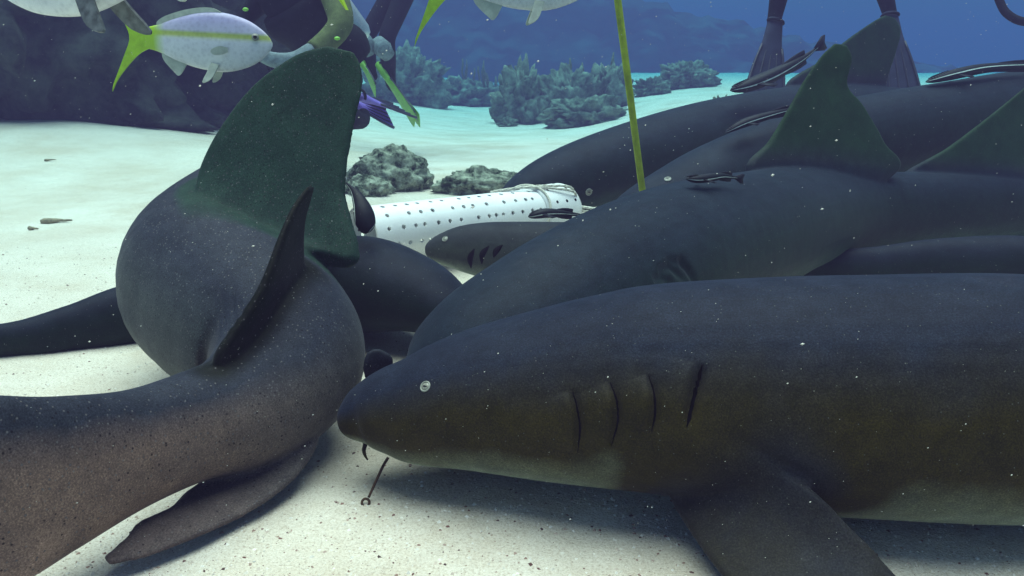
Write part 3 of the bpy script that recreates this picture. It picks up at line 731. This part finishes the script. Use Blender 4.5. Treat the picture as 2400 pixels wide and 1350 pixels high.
# ------------------------------------------------------------------ yellowtail fish
def fish_mat():
    m, n, b = mat('fish_skin'); L = n.links.new
    at = N(n, 'ShaderNodeAttribute', attribute_name='fz'); ax_ = N(n, 'ShaderNodeAttribute', attribute_name='fx')
    tc = N(n, 'ShaderNodeTexCoord')
    c = ramp(n, [(0, (.68, .70, .72)), (.50, (.62, .63, .70)), (.535, (.60, .62, .60)), (.58, (.44, .49, .14)), (.62, (.36, .43, .10)), (.67, (.46, .45, .60)), (.85, (.36, .34, .56)), (1, (.30, .30, .50))], at.outputs['Fac'])
    nz = N(n, 'ShaderNodeTexNoise', Scale=22.0, Detail=3.0); L(tc.outputs['Object'], nz.inputs['Vector'])
    wv = N(n, 'ShaderNodeTexWave', Scale=16.0, Distortion=6.0, Detail=2.0); L(tc.outputs['Object'], wv.inputs['Vector'])
    c = mix(n, 'MULTIPLY', .5, c, ramp(n, [(.3, (.82, .82, .86)), (.7, (1.1, 1.1, 1.08))], nz.outputs['Fac']))
    sc_ = N(n, 'ShaderNodeTexVoronoi', Scale=110.0); L(tc.outputs['Object'], sc_.inputs['Vector'])
    c = mix(n, 'MULTIPLY', .45, c, ramp(n, [(.0, (.7, .7, .75)), (.6, (1.15, 1.15, 1.15))], sc_.outputs['Distance']))
    t = ramp(n, [(.0, (1, 1, 1)), (.255, (1, 1, 1)), (.33, (0, 0, 0)), (1, (0, 0, 0))], ax_.outputs['Fac'])
    c = mix(n, 'MIX', t, c, (.36, .56, .02))
    L(c, b.inputs['Base Color']); b.inputs['Roughness'].default_value = .4; b.inputs['Specular IOR Level'].default_value = .5
    return m
M['fish'] = fish_mat(); M['fish_fin'] = simple('fish_fin', (.42, .46, .40), .5, .2, 60); M['fish_fin_dark'] = simple('fish_dark_fin', (.10, .11, .12), .5, .5, 90)
M['tail'] = simple('yellow_tail', (.34, .54, .02), .45, .2, 50)

def fish(loc, length, yaw, pitch, label, roll=0.0, darkfin=False):
    top = catmull([[-.30, .055], [-.22, .075], [-.1, .115], [.05, .15], [.2, .155], [.34, .125], [.43, .08], [.48, .04], [.5, .01]], 80)
    bot = catmull([[-.30, -.055], [-.22, -.07], [-.1, -.115], [.05, -.15], [.2, -.16], [.34, -.13], [.43, -.085], [.48, -.04], [.5, -.01]], 80)
    V, Fc, FZ, FX = [], [], [], []; n, m = 60, 20
    for i in range(n):
        x = -.30 + .80 * i / (n - 1); t = float(np.interp(x, top[:, 0], top[:, 1])); b_ = float(np.interp(x, bot[:, 0], bot[:, 1]))
        wd = .36 * (t - b_) * (1 if x > -.1 else .6 + .4 * (x + .3) / .2) * .85
        for k in range(m):
            a = 2 * math.pi * k / m; z = (t + b_) / 2 + (t - b_) / 2 * math.sin(a)
            V.append(Vector((x, math.cos(a) * wd * .5, z))); FZ.append(.5 + z * 3.0); FX.append(x + .5)
    for i in range(n - 1):
        for k in range(m):
            a, b = i * m + k, i * m + (k + 1) % m; Fc.append((a, b, b + m, a + m))
    Fc.append(tuple(range(m - 1, -1, -1))); Fc.append(tuple((n - 1) * m + k for k in range(m)))
    Mx = Matrix.Translation(loc) @ Matrix.Rotation(yaw, 4, 'Z') @ Matrix.Rotation(-pitch, 4, 'Y') @ Matrix.Rotation(roll, 4, 'X') @ Matrix.Scale(length, 4) @ Matrix.Diagonal((1, 1, 1.12, 1))
    root = thing('yellowtail_snapper', loc, label, 'fish', 'yellowtail fish swimming overhead')
    me = mesh_from([Mx @ v for v in V], Fc)
    for nm, val in (('fz', FZ), ('fx', FX)):
        a = me.attributes.new(nm, 'FLOAT', 'POINT'); a.data.foreach_set('value', np.clip(np.array(val, np.float32), 0, 1))
    obj('body', me, M['fish'], root)
    def plate(name, outline, th, m_, bend=0.0, rot=None):
        n_ = len(outline); pts = []
        for sg in (-1, 1):
            for x, z in outline:
                v = Vector((x, sg * th * .5 + bend * abs(z), z))
                if rot: v = rot @ v
                pts.append(Mx @ v)
        fc = [tuple(range(n_)), tuple(range(2 * n_ - 1, n_ - 1, -1))] + [(i, n_ + i, n_ + (i + 1) % n_, (i + 1) % n_) for i in range(n_)]
        obj(name, mesh_from(pts, fc, False), m_, root)
    def cv(pts, k=24): return [tuple(p) for p in catmull(pts, k)]
    plate('tail_fin', cv([(-.27, .05), (-.36, .10), (-.48, .22), (-.53, .30)], 14) + cv([(-.52, .26), (-.44, .10), (-.40, 0), (-.44, -.10), (-.52, -.26)], 16) + cv([(-.53, -.30), (-.48, -.22), (-.36, -.10), (-.27, -.05)], 14), .012, M['tail'])
    plate('dorsal_fin', cv([(.22, .14), (.12, .178), (-.02, .165), (-.16, .125), (-.22, .09), (-.22, .06)]) + [(.1, .10)], .010, M['fish_fin'])
    plate('anal_fin', cv([(-.03, -.11), (-.09, -.19), (-.13, -.17), (-.19, -.11), (-.2, -.06)]) + [(-.05, -.06)], .010, M['fish_fin'])
    for sg in (-1, 1):
        plate('pelvic_fin', cv([(.18, -.13), (.14, -.21), (.085, -.235), (.11, -.17), (.13, -.12)], 16), .008, M['fish_fin_dark'] if darkfin else M['fish_fin'], rot=Matrix.Rotation(sg * .35, 3, 'X'))
        e = Mx @ Vector((.405, sg * .035, .035)); nr2 = (Mx.to_3x3() @ Vector((.25, sg, .1))).normalized()
        ey = obj('eye', disc_at(e, nr2, .022 * length, .022 * length, .012 * length), M['eye_ring'], root)
        obj('pupil', disc_at(e + nr2 * .009 * length, nr2, .012 * length, .012 * length, .006 * length), M['pupil'], ey).matrix_parent_inverse = Matrix.Identity(4)
        pr = Matrix.Translation((.24, sg * .055, -.04)) @ Matrix.Rotation(-sg * .45, 4, 'Z')
        n_ = cv([(0, .012), (-.05, .018), (-.10, -.006), (-.08, -.03), (-.03, -.024), (0, -.012)], 18)
        pts = [Mx @ (pr @ Vector((x, s2 * .003, z))) for s2 in (-1, 1) for x, z in n_]; k_ = len(n_)
        obj('pectoral_fin', mesh_from(pts, [tuple(range(k_)), tuple(range(2 * k_ - 1, k_ - 1, -1))] + [(i, k_ + i, k_ + (i + 1) % k_, (i + 1) % k_) for i in range(k_)], False), M['fish_fin'], root)
    return root
fish(P(452, 95, 2.05), .375, math.radians(-4), math.radians(-3), 'whole yellowtail fish with yellow side stripe, swimming right by the rock ledge')
fish(P(300, -188, 1.15), .54, math.radians(160), math.radians(-12), 'nearest yellowtail fish, only its white belly showing at upper left', darkfin=True)
fish(P(1193, -54, 2.1), .445, math.radians(4), math.radians(3), 'yellowtail fish at the top centre, mostly yellow forked tail in view')

# ------------------------------------------------------------------ rocks, ledge, corals
def rocky(name, centre, size, m, label, cat, group=None, sub=5, rough=.35, freq=1.6, seed=0, flatten=.0, parent=None):
    bm = bmesh.new(); bmesh.ops.create_icosphere(bm, subdivisions=sub, radius=1)
    off = Vector((seed * 7.3, seed * 3.1, seed * 1.7))
    for v in bm.verts:
        d = v.co.normalized(); k = 1
        k += rough * noise.fractal(d * freq + off, .9, 2.1, 6)
        k += rough * .22 * noise.noise(d * freq * 6 + off)
        k += rough * .5 * (noise.turbulence(d * freq * 3.3 + off, 4, False) - .5)
        p = d * k
        v.co = Vector((p.x * size[0], p.y * size[1], (p.z if p.z > -.35 else -.35 + (p.z + .35) * .3) * size[2]))
    me = bpy.data.meshes.new('m'); bm.to_mesh(me); bm.free()
    me.polygons.foreach_set('use_smooth', [True] * len(me.polygons))
    o = obj(name, me, m); o.location = centre
    return tag(o, label, cat, group)
def on_ground(px, d, dz=0.0, y0=500):
    X = (px - 1200) / F * d; Y = d / math.cos(PITCH) * .97
    return Vector((X, Y, H(X, Y) + dz))
rocky('reef_rock', on_ground(915, 4.75, .05), (.225, .2, .165), M['rock'], 'dark rounded rock on the sand behind the white tube', 'rock', 'small reef rocks', seed=1, rough=.2)
rocky('reef_rock', on_ground(862, 4.5, .01), (.13, .12, .085), M['rock'], 'pale low rock just right of the tall dorsal fin', 'rock', 'small reef rocks', seed=8, rough=.22)
rocky('reef_rock', on_ground(1135, 4.6, .03), (.27, .17, .105), M['rock'], 'flat crumbled rock between white tube and farthest shark', 'rock', 'small reef rocks', seed=2, rough=.25)
# dark ledge at left
rocky('rock_ledge', Vector((-4.75, 7.5, 1.1)), (2.8, 1.6, 2.3), M['ledge'], 'huge dark rock ledge behind the fish at upper left', 'rock', sub=6, rough=.28, freq=2.2, seed=4)

def sea_rod(base, h, n, spread, seed, label, group):
    rnd = random.Random(seed); parts = []
    root = thing('sea_rod', base, label, 'coral', group)
    for i in range(n):
        a = rnd.uniform(0, 6.283); r = rnd.uniform(0, spread); top = h * rnd.uniform(.5, 1)
        p0 = base + Vector((math.cos(a) * r * .3, math.sin(a) * r * .3, -.05)); p2 = base + Vector((math.cos(a) * r, math.sin(a) * r, top))
        p1 = (p0 + p2) / 2 + Vector((math.cos(a) * r * .3, 0, -.05 * top))
        pts = [Vector(v) for v in catmull([list(p0), list(p1), list(p2)], 9)]
        pts = [p_ + Vector((rnd.uniform(-.02, .02), 0, 0)) for p_ in pts]
        obj('branch', mesh_from(*tube(pts, [.022 * rnd.uniform(.6, 1.5) * q for q in (1, 1.1, 1.3, .9, 1.2, 1.0, 1.25, .9, .5)], 7)), M['coral_stem'], root)
    return root
cg = 'corals on the far reef'
def far_coral(px, base_y_d, w_, h_, seed, label, dz=0.0, rough=.42, freq=2.8):
    c = on_ground(px, base_y_d, h_ * .25 + dz)
    return rocky('coral_head', c, (w_, w_ * .8, h_), M['coral'], label, 'coral', cg, sub=5, rough=rough, freq=freq, seed=seed)
far_coral(1220, 13.6, .40, .66, 11, 'leftmost dark coral stack of the far clump on the sand')
far_coral(1330, 13.9, .56, .60, 12, 'bushy coral clump in the middle of the far clump')
far_coral(1415, 14.1, .46, .58, 13, 'lumpy coral just left of the yellow rod')
far_coral(1370, 12.2, .56, .28, 14, 'low pale coral mound in front of the far clump', rough=.4)
far_coral(1190, 13.0, .14, .10, 15, 'small round coral knob at the foot of the far stack')
far_coral(1090, 19, .9, .40, 16, 'hazy flat coral patch at the edge of the far sand')
far_coral(1520, 15, .3, .22, 17, 'faint coral bump right of the yellow rod')
far_coral(1600, 16.0, .5, .32, 18, 'blurred coral lump above the farthest shark', dz=.05)
far_coral(1682, 7.0, .10, .17, 19, 'small dark coral tuft left of the largest remora', dz=.02)
far_coral(955, 17, .8, .75, 20, 'hazy coral mass right of the green flippers')
for i, (px, d, h, n, sp, lb) in enumerate([(1222, 13.6, 1.0, 7, .24, 'sea rods growing out of the leftmost far coral stack'), (1330, 13.9, .88, 6, .32, 'sea rods on top of the bushy coral clump'), (1440, 14.3, .72, 5, .32, 'faint sea rods directly behind the yellow rod'),
                                     (985, 17, 1.0, 9, .3, 'hazy sea rods just right of the green flippers'), (1120, 19, .9, 9, .5, 'far sea rods fading above the flat coral patch')]):
    sea_rod(on_ground(px, d, .1), h, n, sp, 40 + i, lb, 'sea rods on the far reef')
# background reef: one blurred mass closing the view
def far_reef():
    V, Fc = [], []; nx, nz = 220, 36
    for j in range(nz):
        for i in range(nx):
            x = -30 + 60 * i / (nx - 1); t = j / (nz - 1)
            hgt = 2.3 + 1.0 * noise.noise(Vector((x * .35, 2.2, 0))) + .5 * noise.noise(Vector((x * 1.1, 5.2, 0)))
            hgt = min(4.3, 1.35 * (hgt + .9)) * (1 - .95 * smooth(-3, 24, x))
            y = 37 - .1 * min(x, 0) + t * 2.0 + 1.0 * noise.fractal(Vector((x * .7, t * 3, 1.3)), .8, 2, 5)
            V.append((x, y, -.1 + hgt * t + .25 * noise.fractal(Vector((x * 1.3, t * 4, 7)), .8, 2, 4) * (t > 0)))
    for j in range(nz - 1):
        for i in range(nx - 1): Fc.append((j * nx + i, j * nx + i + 1, (j + 1) * nx + i + 1, (j + 1) * nx + i))
    tag(obj('far_reef', mesh_from(V, Fc), M['far_reef']), kind='structure')
far_reef()

# ------------------------------------------------------------------ twigs on the sand
def twig(px, py, d, ln_, ang, r, label, bits=0):
    c = on_ground(px, d); c = P(px, py, d); c.z = H(c.x, c.y) + r * .6; dr = Vector((math.cos(ang), math.sin(ang), .03))
    rnd = random.Random(px); pts = [c + dr * ln_ * (t - .5) + Vector((0, rnd.uniform(-.4, .4) * r, rnd.uniform(0, .5) * r)) for t in np.linspace(0, 1, 9)]
    o = obj('driftwood_twig', mesh_from(*tube(pts, [r * k for k in (.7, 1.2, 1.25, 1.0, .8, .6, .5, .45, .3)], 8)), M['twig'])
    return tag(o, label, 'twig', 'twigs lying on the sand')
twig(133, 520, 3.75, .125, .25, .011, 'pale club shaped twig on the bright sand at left')
twig(78, 537, 3.6, .045, -.1, .008, 'short dark twig left of the club shaped one')
twig(194, 325, 7.6, .09, -.3, .013, 'small dark twig on the sand below the rock ledge')
twig(270, 305, 8.2, .12, .0, .016, 'olive twig at the foot of the rock ledge')
twig(125, 435, 5.0, .06, .4, .006, 'tiny grey twig in the middle of the left sand')

# ------------------------------------------------------------------ divers
def skinned(name, joints, edges, m, parent, sub=2):
    """continuous body from a joint graph: joints {name: (Vector, rx, ry)}"""
    nm = list(joints); me = bpy.data.meshes.new('m')
    me.from_pydata([tuple(joints[k][0]) for k in nm], [(nm.index(a), nm.index(b)) for a, b in edges], [])
    o = bpy.data.objects.new('tmp', me); COL.objects.link(o)
    md = o.modifiers.new('s', 'SKIN'); md.use_smooth_shade = True
    for i, k in enumerate(nm):
        v = me.skin_vertices[0].data[i]; v.radius = (joints[k][1], joints[k][2]); v.use_root = (i == 0)
    sb = o.modifiers.new('b', 'SUBSURF'); sb.levels = sub; sb.render_levels = sub
    dg = bpy.context.evaluated_depsgraph_get(); res = bpy.data.meshes.new_from_object(o.evaluated_get(dg))
    bpy.data.objects.remove(o)
    res.polygons.foreach_set('use_smooth', [True] * len(res.polygons))
    return obj(name, res, m, parent)

def hand(j, e, wrist, elbow, key, parent_joint):
    d = (wrist - elbow).normalized(); s1 = d.cross(Vector((0, 0, 1))); s1 = s1.normalized() if s1.length > .1 else Vector((1, 0, 0)); u = s1.cross(d)
    palm = key + 'palm'; j[palm] = (wrist + d * .07, .028, .036); e.append((parent_joint, palm))
    for i, (off, ln_) in enumerate(((-.03, .055), (-.011, .07), (.009, .072), (.028, .062))):
        a, b = f'{key}k{i}', f'{key}t{i}'
        j[a] = (wrist + d * (.105) + s1 * off, .009, .009); j[b] = (wrist + d * (.105 + ln_ * .8) + s1 * off * 1.15 - u * .028, .007, .007)
        e += [(palm, a), (a, b)]
    a, b = key + 'th0', key + 'th1'; j[a] = (wrist + d * .06 + s1 * .045, .010, .010); j[b] = (wrist + d * .10 + s1 * .065 - u * .012, .008, .008); e += [(palm, a), (a, b)]

def flipper(root, heel, toe, width, normal, m, ribs=True, name='flipper'):
    d = (toe - heel); Ln = d.length; d.normalize(); s1 = d.cross(normal).normalized(); nn = s1.cross(d)
    prof = catmull([[0, .34, .5], [.12, .40, .55], [.28, .48, .35], [.5, .72, .14], [.75, .92, .08], [.93, 1.0, .06], [1.0, .88, .05]], 26)
    V, Fc = [], []; m_ = 14
    for t, w_, th in prof:
        for k in range(m_):
            a = 2 * math.pi * k / m_; x = math.cos(a) * width * .5 * w_; z = math.sin(a) * th * .05
            V.append(heel + d * Ln * t + s1 * x + nn * z)
    for i in range(len(prof) - 1):
        for k in range(m_):
            a, b = i * m_ + k, i * m_ + (k + 1) % m_; Fc.append((a, b, b + m_, a + m_))
    Fc.append(tuple(range(m_ - 1, -1, -1))); Fc.append(tuple((len(prof) - 1) * m_ + k for k in range(m_)))
    fo = obj(name, mesh_from(V, Fc), m, root)
    if ribs:
        for off in (-.46, -.22, .0, .22, .46):
            for sg in (1,):
                pts = [heel + d * Ln * t + s1 * off * width * float(np.interp(t, prof[:, 0], prof[:, 1])) + nn * (.006 + .0) for t in np.linspace(.32, .97, 9)]
                obj('rib', mesh_from(*tube(pts, .008 if abs(off) > .4 else .005, 7)), M['fin_rib'], fo).matrix_parent_inverse = Matrix.Identity(4)
        strap = [heel + s1 * math.cos(a) * width * .185 + d * .02 + nn * math.sin(a) * .04 for a in np.linspace(0, math.pi, 12)]
        obj('strap', mesh_from(*tube(strap, .009, 7)), M['gear'], fo).matrix_parent_inverse = Matrix.Identity(4)
    return fo

def diver(label, J, arm_mat=None, face=Vector((0, -1, 0)), group='scuba divers behind the sharks'):
    """J: world joints pelvis, chest, neck, head, and l/r shoulder elbow wrist hip knee ankle toe"""
    g = J['pelvis']; root = thing('person', Vector((g.x, g.y, H(g.x, g.y))), label, 'person', group)
    j = {'pelvis': (J['pelvis'], .15, .12), 'belly': ((J['pelvis'] + J['chest']) / 2, .15, .12), 'chest': (J['chest'], .17, .13), 'neck': (J['neck'], .065, .065), 'head': (J['head'], .085, .095), 'crown': (J['head'] + (J['head'] - J['neck']).normalized() * .11, .06, .07)}
    e = [('pelvis', 'belly'), ('belly', 'chest'), ('chest', 'neck'), ('neck', 'head'), ('head', 'crown')]
    for s_ in 'lr':
        j[s_ + 'sh'] = (J[s_ + 'shoulder'], .07, .07); e.append(('chest', s_ + 'sh'))
        j[s_ + 'el'] = (J[s_ + 'elbow'], .05, .05); e.append((s_ + 'sh', s_ + 'el'))
        j[s_ + 'wr'] = (J[s_ + 'wrist'], .034, .034); e.append((s_ + 'el', s_ + 'wr'))
        hand(j, e, J[s_ + 'wrist'], J[s_ + 'elbow'], s_, s_ + 'wr')
        j[s_ + 'hip'] = (J[s_ + 'hip'], .10, .10); e.append(('pelvis', s_ + 'hip'))
        j[s_ + 'kn'] = (J[s_ + 'knee'], .07, .07); e.append((s_ + 'hip', s_ + 'kn'))
        mid = J[s_ + 'knee'] * .62 + J[s_ + 'ankle'] * .38; j[s_ + 'cf'] = (mid, .068, .068); e.append((s_ + 'kn', s_ + 'cf'))
        j[s_ + 'an'] = (J[s_ + 'ankle'], .045, .045); e.append((s_ + 'cf', s_ + 'an'))
        j[s_ + 'to'] = (J[s_ + 'toe'], .04, .04); e.append((s_ + 'an', s_ + 'to'))
    skinned('body', j, e, M['neoprene'], root)
    # buoyancy jacket, tank, mask, regulator
    ax_ = (J['chest'] - J['pelvis']).normalized(); fwd = (face - ax_ * face.dot(ax_)).normalized(); sd_ = ax_.cross(fwd)
    tk0 = J['pelvis'] - fwd * .22; tk1 = J['chest'] - fwd * .24 + ax_ * .1
    tp = [tk0 + (tk1 - tk0) * t for t in (0, .03, .1, .9, .97, 1.0)]
    obj('tank', mesh_from(*tube(tp, [.05, .075, .088, .088, .06, .025], 20)), M['tank'], root)
    jv, jf = [], []
    for i, t in enumerate(np.linspace(-.05, 1.05, 12)):
        c = J['pelvis'] + (J['chest'] - J['pelvis']) * t
        for k in range(20):
            a = 2 * math.pi * k / 20; jv.append(c + sd_ * math.cos(a) * (.215 + .02 * math.sin(t * 9)) + fwd * math.sin(a) * (.175 + .02 * math.sin(t * 9)))
    for i in range(11):
        for k in range(20): jf.append((i * 20 + k, i * 20 + (k + 1) % 20, (i + 1) * 20 + (k + 1) % 20, (i + 1) * 20 + k))
    jf += [tuple(range(19, -1, -1)), tuple(220 + k for k in range(20))]
    obj('buoyancy_jacket', mesh_from(jv, jf), M['gear'], root)
    hd = J['head']; up_ = (hd - J['neck']).normalized(); ff = (face - up_ * face.dot(up_)).normalized(); ss = up_.cross(ff)
    mk = []
    for r_, z_ in ((.085, .06), (.085, .115), (.07, .12), (.01, .118)):
        mk += [hd + up_ * (.02 + math.sin(a) * r_ * .62) + ss * math.cos(a) * r_ + ff * z_ for a in np.linspace(0, 2 * math.pi, 20, endpoint=False)]
    mf = [(i * 20 + k, i * 20 + (k + 1) % 20, (i + 1) * 20 + (k + 1) % 20, (i + 1) * 20 + k) for i in range(3) for k in range(20)] + [tuple(range(19, -1, -1)), tuple(60 + k for k in range(20))]
    obj('mask', mesh_from(mk, mf), M['glass'], root)
    obj('regulator', disc_at(hd - up_ * .07 + ff * .11, ff, .035, .03, .03), M['gear'], root)
    hs = [hd - up_ * .07 + ff * .1 + ss * .04, hd - up_ * .1 + ss * .2 + ff * .02, tk1 + ss * .12 + up_ * .08, tk1 + ax_ * .06]
    obj('hose', mesh_from(*tube([Vector(v) for v in catmull([list(v) for v in hs], 24)], .012, 8)), M['gear'], root)
    return root
Z = Vector((0, 0, 1))
# kneeling diver at left, leaning over to the left
J1 = dict(pelvis=P(800, 150, 5.0), chest=P(690, 10, 4.8), neck=P(640, -80, 4.7), head=P(606, -130, 4.65),
          lshoulder=P(770, -40, 4.62), lelbow=P(800, 55, 4.45), lwrist=P(735, 120, 4.35), rshoulder=P(610, 0, 4.9), relbow=P(560, 60, 4.85), rwrist=P(620, 125, 4.6),
          lhip=P(815, 175, 4.9), lknee=P(800, 270, 4.6), lankle=P(850, 285, 5.0), ltoe=P(852, 262, 5.1), rhip=P(790, 180, 5.1), rknee=P(740, 280, 4.9), rankle=P(800, 290, 5.3), rtoe=P(830, 270, 5.4))
d1 = diver('diver in dark wetsuit bending over behind the tall dorsal fin, pale sleeve', J1, face=Vector((-.6, -.8, -.3)))
sl = [P(768, -45, 4.60), P(788, 5, 4.5), P(798, 52, 4.42), P(775, 88, 4.38), P(735, 122, 4.33)]
obj('sleeve', mesh_from(*tube([Vector(v) for v in catmull([list(v) for v in sl], 30)], list(np.linspace(.075, .052, 30)), 16)), M['skin_arm'], d1)
sl = [P(735, 122, 4.33), P(690, 142, 4.3), P(640, 140, 4.28), P(600, 122, 4.28)]
obj('glove', mesh_from(*tube([Vector(v) for v in catmull([list(v) for v in sl], 20)], list(np.linspace(.05, .03, 20)), 14)), M['pale'], d1)
flipper(d1, P(838, 225, 5.3), P(950, 262, 5.75), .24, Vector((0, -.6, .8)), M['fin_purple'])
flipper(d1, P(820, 240, 5.4), P(915, 280, 5.6), .22, Vector((.1, -.5, .8)), M['fin_purple'])
for px, py in ((575, 22), (790, 90)):
    obj('yellow_clip', disc_at(P(px, py, 4.25), Vector((0, -1, 0)), .014, .009, .01), M['fin_green'], d1)
# diver with green flippers
J2 = dict(pelvis=P(1000, -110, 7.0), chest=P(1010, -240, 6.9), neck=P(1005, -310, 6.85), head=P(1000, -350, 6.8),
          lshoulder=P(955, -255, 6.9), lelbow=P(930, -170, 6.8), lwrist=P(945, -100, 6.6), rshoulder=P(1060, -255, 6.9), relbow=P(1085, -170, 6.8), rwrist=P(1060, -100, 6.6),
          lhip=P(975, -75, 7.0), lknee=P(905, 90, 6.7), lankle=P(915, 195, 7.0), ltoe=P(925, 215, 7.0), rhip=P(960, -80, 7.1), rknee=P(858, 85, 6.9), rankle=P(870, 175, 7.1), rtoe=P(880, 190, 7.1))
d2 = diver('diver with bright green flippers, only dark legs showing near top centre', J2, face=Vector((-.5, -.9, 0)))
for px, py, qx, qy in ((884, 98, 912, 132), (846, 84, 868, 125)):
    obj('knee_pad', mesh_from(*tube([P(px, py, 6.63), P((px + qx) / 2, (py + qy) / 2, 6.6), P(qx, qy, 6.65)], [.055, .07, .05], 14)), M['pale'], d2)
flipper(d2, P(886, 150, 6.9), P(972, 284, 6.75), .20, Vector((.92, .35, .25)), M['fin_green'])
flipper(d2, P(846, 140, 7.0), P(880, 215, 6.9), .18, Vector((.9, .35, .25)), M['fin_green'])
flipper(d2, P(922, 205, 6.9), P(984, 284, 6.8), .20, Vector((.92, .3, .3)), M['fin_green'], False)
# diver at right, grey flippers pointing down
J3 = dict(pelvis=P(1945, -260, 5.4), chest=P(1940, -440, 5.4), neck=P(1935, -530, 5.35), head=P(1930, -590, 5.3),
          lshoulder=P(1865, -455, 5.4), lelbow=P(1830, -340, 5.3), lwrist=P(1870, -240, 5.1), rshoulder=P(2015, -455, 5.4), relbow=P(2050, -340, 5.3), rwrist=P(2010, -240, 5.1),
          lhip=P(1905, -230, 5.4), lknee=P(1842, -90, 5.35), lankle=P(1815, 45, 5.4), ltoe=P(1808, 90, 5.35), rhip=P(1985, -230, 5.4), rknee=P(2050, -100, 5.35), rankle=P(2085, 30, 5.4), rtoe=P(2095, 80, 5.35))
d3 = diver('diver at upper right, only grey flippers hanging down behind the back sharks', J3, face=Vector((0, -1, 0)))
flipper(d3, P(1818, 45, 5.35), P(1788, 250, 5.25), .265, Vector((.1, -1, .1)), M['fin_grey'])
flipper(d3, P(2085, 30, 5.35), P(2112, 250, 5.25), .265, Vector((-.1, -1, .1)), M['fin_grey'])
hs = [P(1990, -440, 5.5), P(2150, -360, 5.4), P(2290, -170, 5.2), P(2338, -10, 5.1), P(2368, 38, 5.05), P(2420, 50, 5.0), P(2465, 10, 5.0), P(2470, -40, 5.0)]
obj('gauge_hose', mesh_from(*tube([Vector(v) for v in catmull([list(v) for v in hs], 50)], .024, 10)), M['gear'], d3)
obj('gauge', disc_at(P(2470, -60, 5.0), Vector((0, -1, 0)), .05, .06, .03), M['gear'], d3)

# ------------------------------------------------------------------ loose grains on the sand, particles in the water
def frag_mat():
    m, n, b = mat('shell_bits'); L = n.links.new
    at = N(n, 'ShaderNodeAttribute', attribute_name='tone')
    L(ramp(n, [(0, (.07, .035, .035)), (.10, (.17, .07, .06)), (.18, (.32, .20, .16)), (.26, (.50, .40, .34)), (.5, (.66, .61, .52)), (1, (.85, .82, .76))], at.outputs['Fac']), b.inputs['Base Color'])
    b.inputs['Roughness'].default_value = .7
    return m
def fragments(n=36000):
    rnd = np.random.RandomState(5); V, Fc, T_ = [], [], []
    for i in range(n):
        y = .85 + 2.4 * rnd.rand() ** 1.7; x = (rnd.rand() - .5) * (1.3 * y + .3)
        s_ = .0012 * (1 + 2.6 * rnd.rand() ** 4); z = H(x, y)
        a = rnd.rand() * 6.28; o = len(V); h_ = s_ * (.35 + .5 * rnd.rand()); tl = (rnd.rand() - .5) * s_
        for k in range(4):
            b_ = a + k * 1.57 + (rnd.rand() - .5) * .8; r_ = s_ * (.6 + .8 * rnd.rand())
            V.append((x + math.cos(b_) * r_, y + math.sin(b_) * r_, z - .0004 + tl * math.cos(b_) * .5))
        V.append((x + tl * .4, y, z + h_)); Fc += [(o, o + 1, o + 4), (o + 1, o + 2, o + 4), (o + 2, o + 3, o + 4), (o + 3, o, o + 4)]
        T_ += [rnd.rand()] * 5
    me = mesh_from(V, Fc, False); a = me.attributes.new('tone', 'FLOAT', 'POINT'); a.data.foreach_set('value', np.array(T_, np.float32))
    tag(obj('shell_fragments', me, frag_mat()), 'broken shell bits strewn over the foreground sand', 'shells', kind='stuff')
fragments()
def particles(n=6500):
    rnd = np.random.RandomState(11); V, Fc = [], []
    for i in range(n):
        y = .55 + 4.2 * rnd.rand() ** 1.5; x = (rnd.rand() - .5) * (1.35 * y + .2); z = .03 + 1.15 * rnd.rand()
        s_ = .00040 * (.5 + 1.7 * rnd.rand() ** 6); st = 1 + 1.4 * rnd.rand() ** 2; o = len(V)
        for dx, dy, dz in ((1, 0, 0), (-1, 0, 0), (0, 1, 0), (0, -1, 0), (0, 0, 1), (0, 0, -1)): V.append((x + dx * s_ * st, y + dy * s_, z + (dz + dx * .3) * s_))
        for a, b, c in ((0, 2, 4), (2, 1, 4), (1, 3, 4), (3, 0, 4), (2, 0, 5), (1, 2, 5), (3, 1, 5), (0, 3, 5)): Fc.append((o + a, o + b, o + c))
    tag(obj('suspended_particles', mesh_from(V, Fc), simple('marine_snow', (.55, .56, .52), .7, .1, 5)), 'white specks drifting in the water', 'particles', kind='stuff')
particles()

# ------------------------------------------------------------------ water
def water():
    V = [(x, y, z) for z in (-1.6, 5.0) for y in (-146, 150) for x in (-146, 146)]
    Fc = [(2, 3, 1, 0), (5, 7, 6, 4), (1, 5, 4, 0), (6, 7, 3, 2), (4, 6, 2, 0), (3, 7, 5, 1)]
    m = bpy.data.materials.new('water'); m.use_nodes = True; n = m.node_tree; n.nodes.clear()
    o = n.nodes.new('ShaderNodeOutputMaterial'); v = n.nodes.new('ShaderNodeVolumePrincipled')
    v.inputs['Color'].default_value = (.092, .068, .165, 1); v.inputs['Density'].default_value = .128
    v.inputs['Absorption Color'].default_value = (.05, .56, .76, 1); v.inputs['Anisotropy'].default_value = .0
    n.links.new(v.outputs[0], o.inputs['Volume'])
    tag(obj('haze', mesh_from(V, Fc, False), m), kind='stuff')
water()
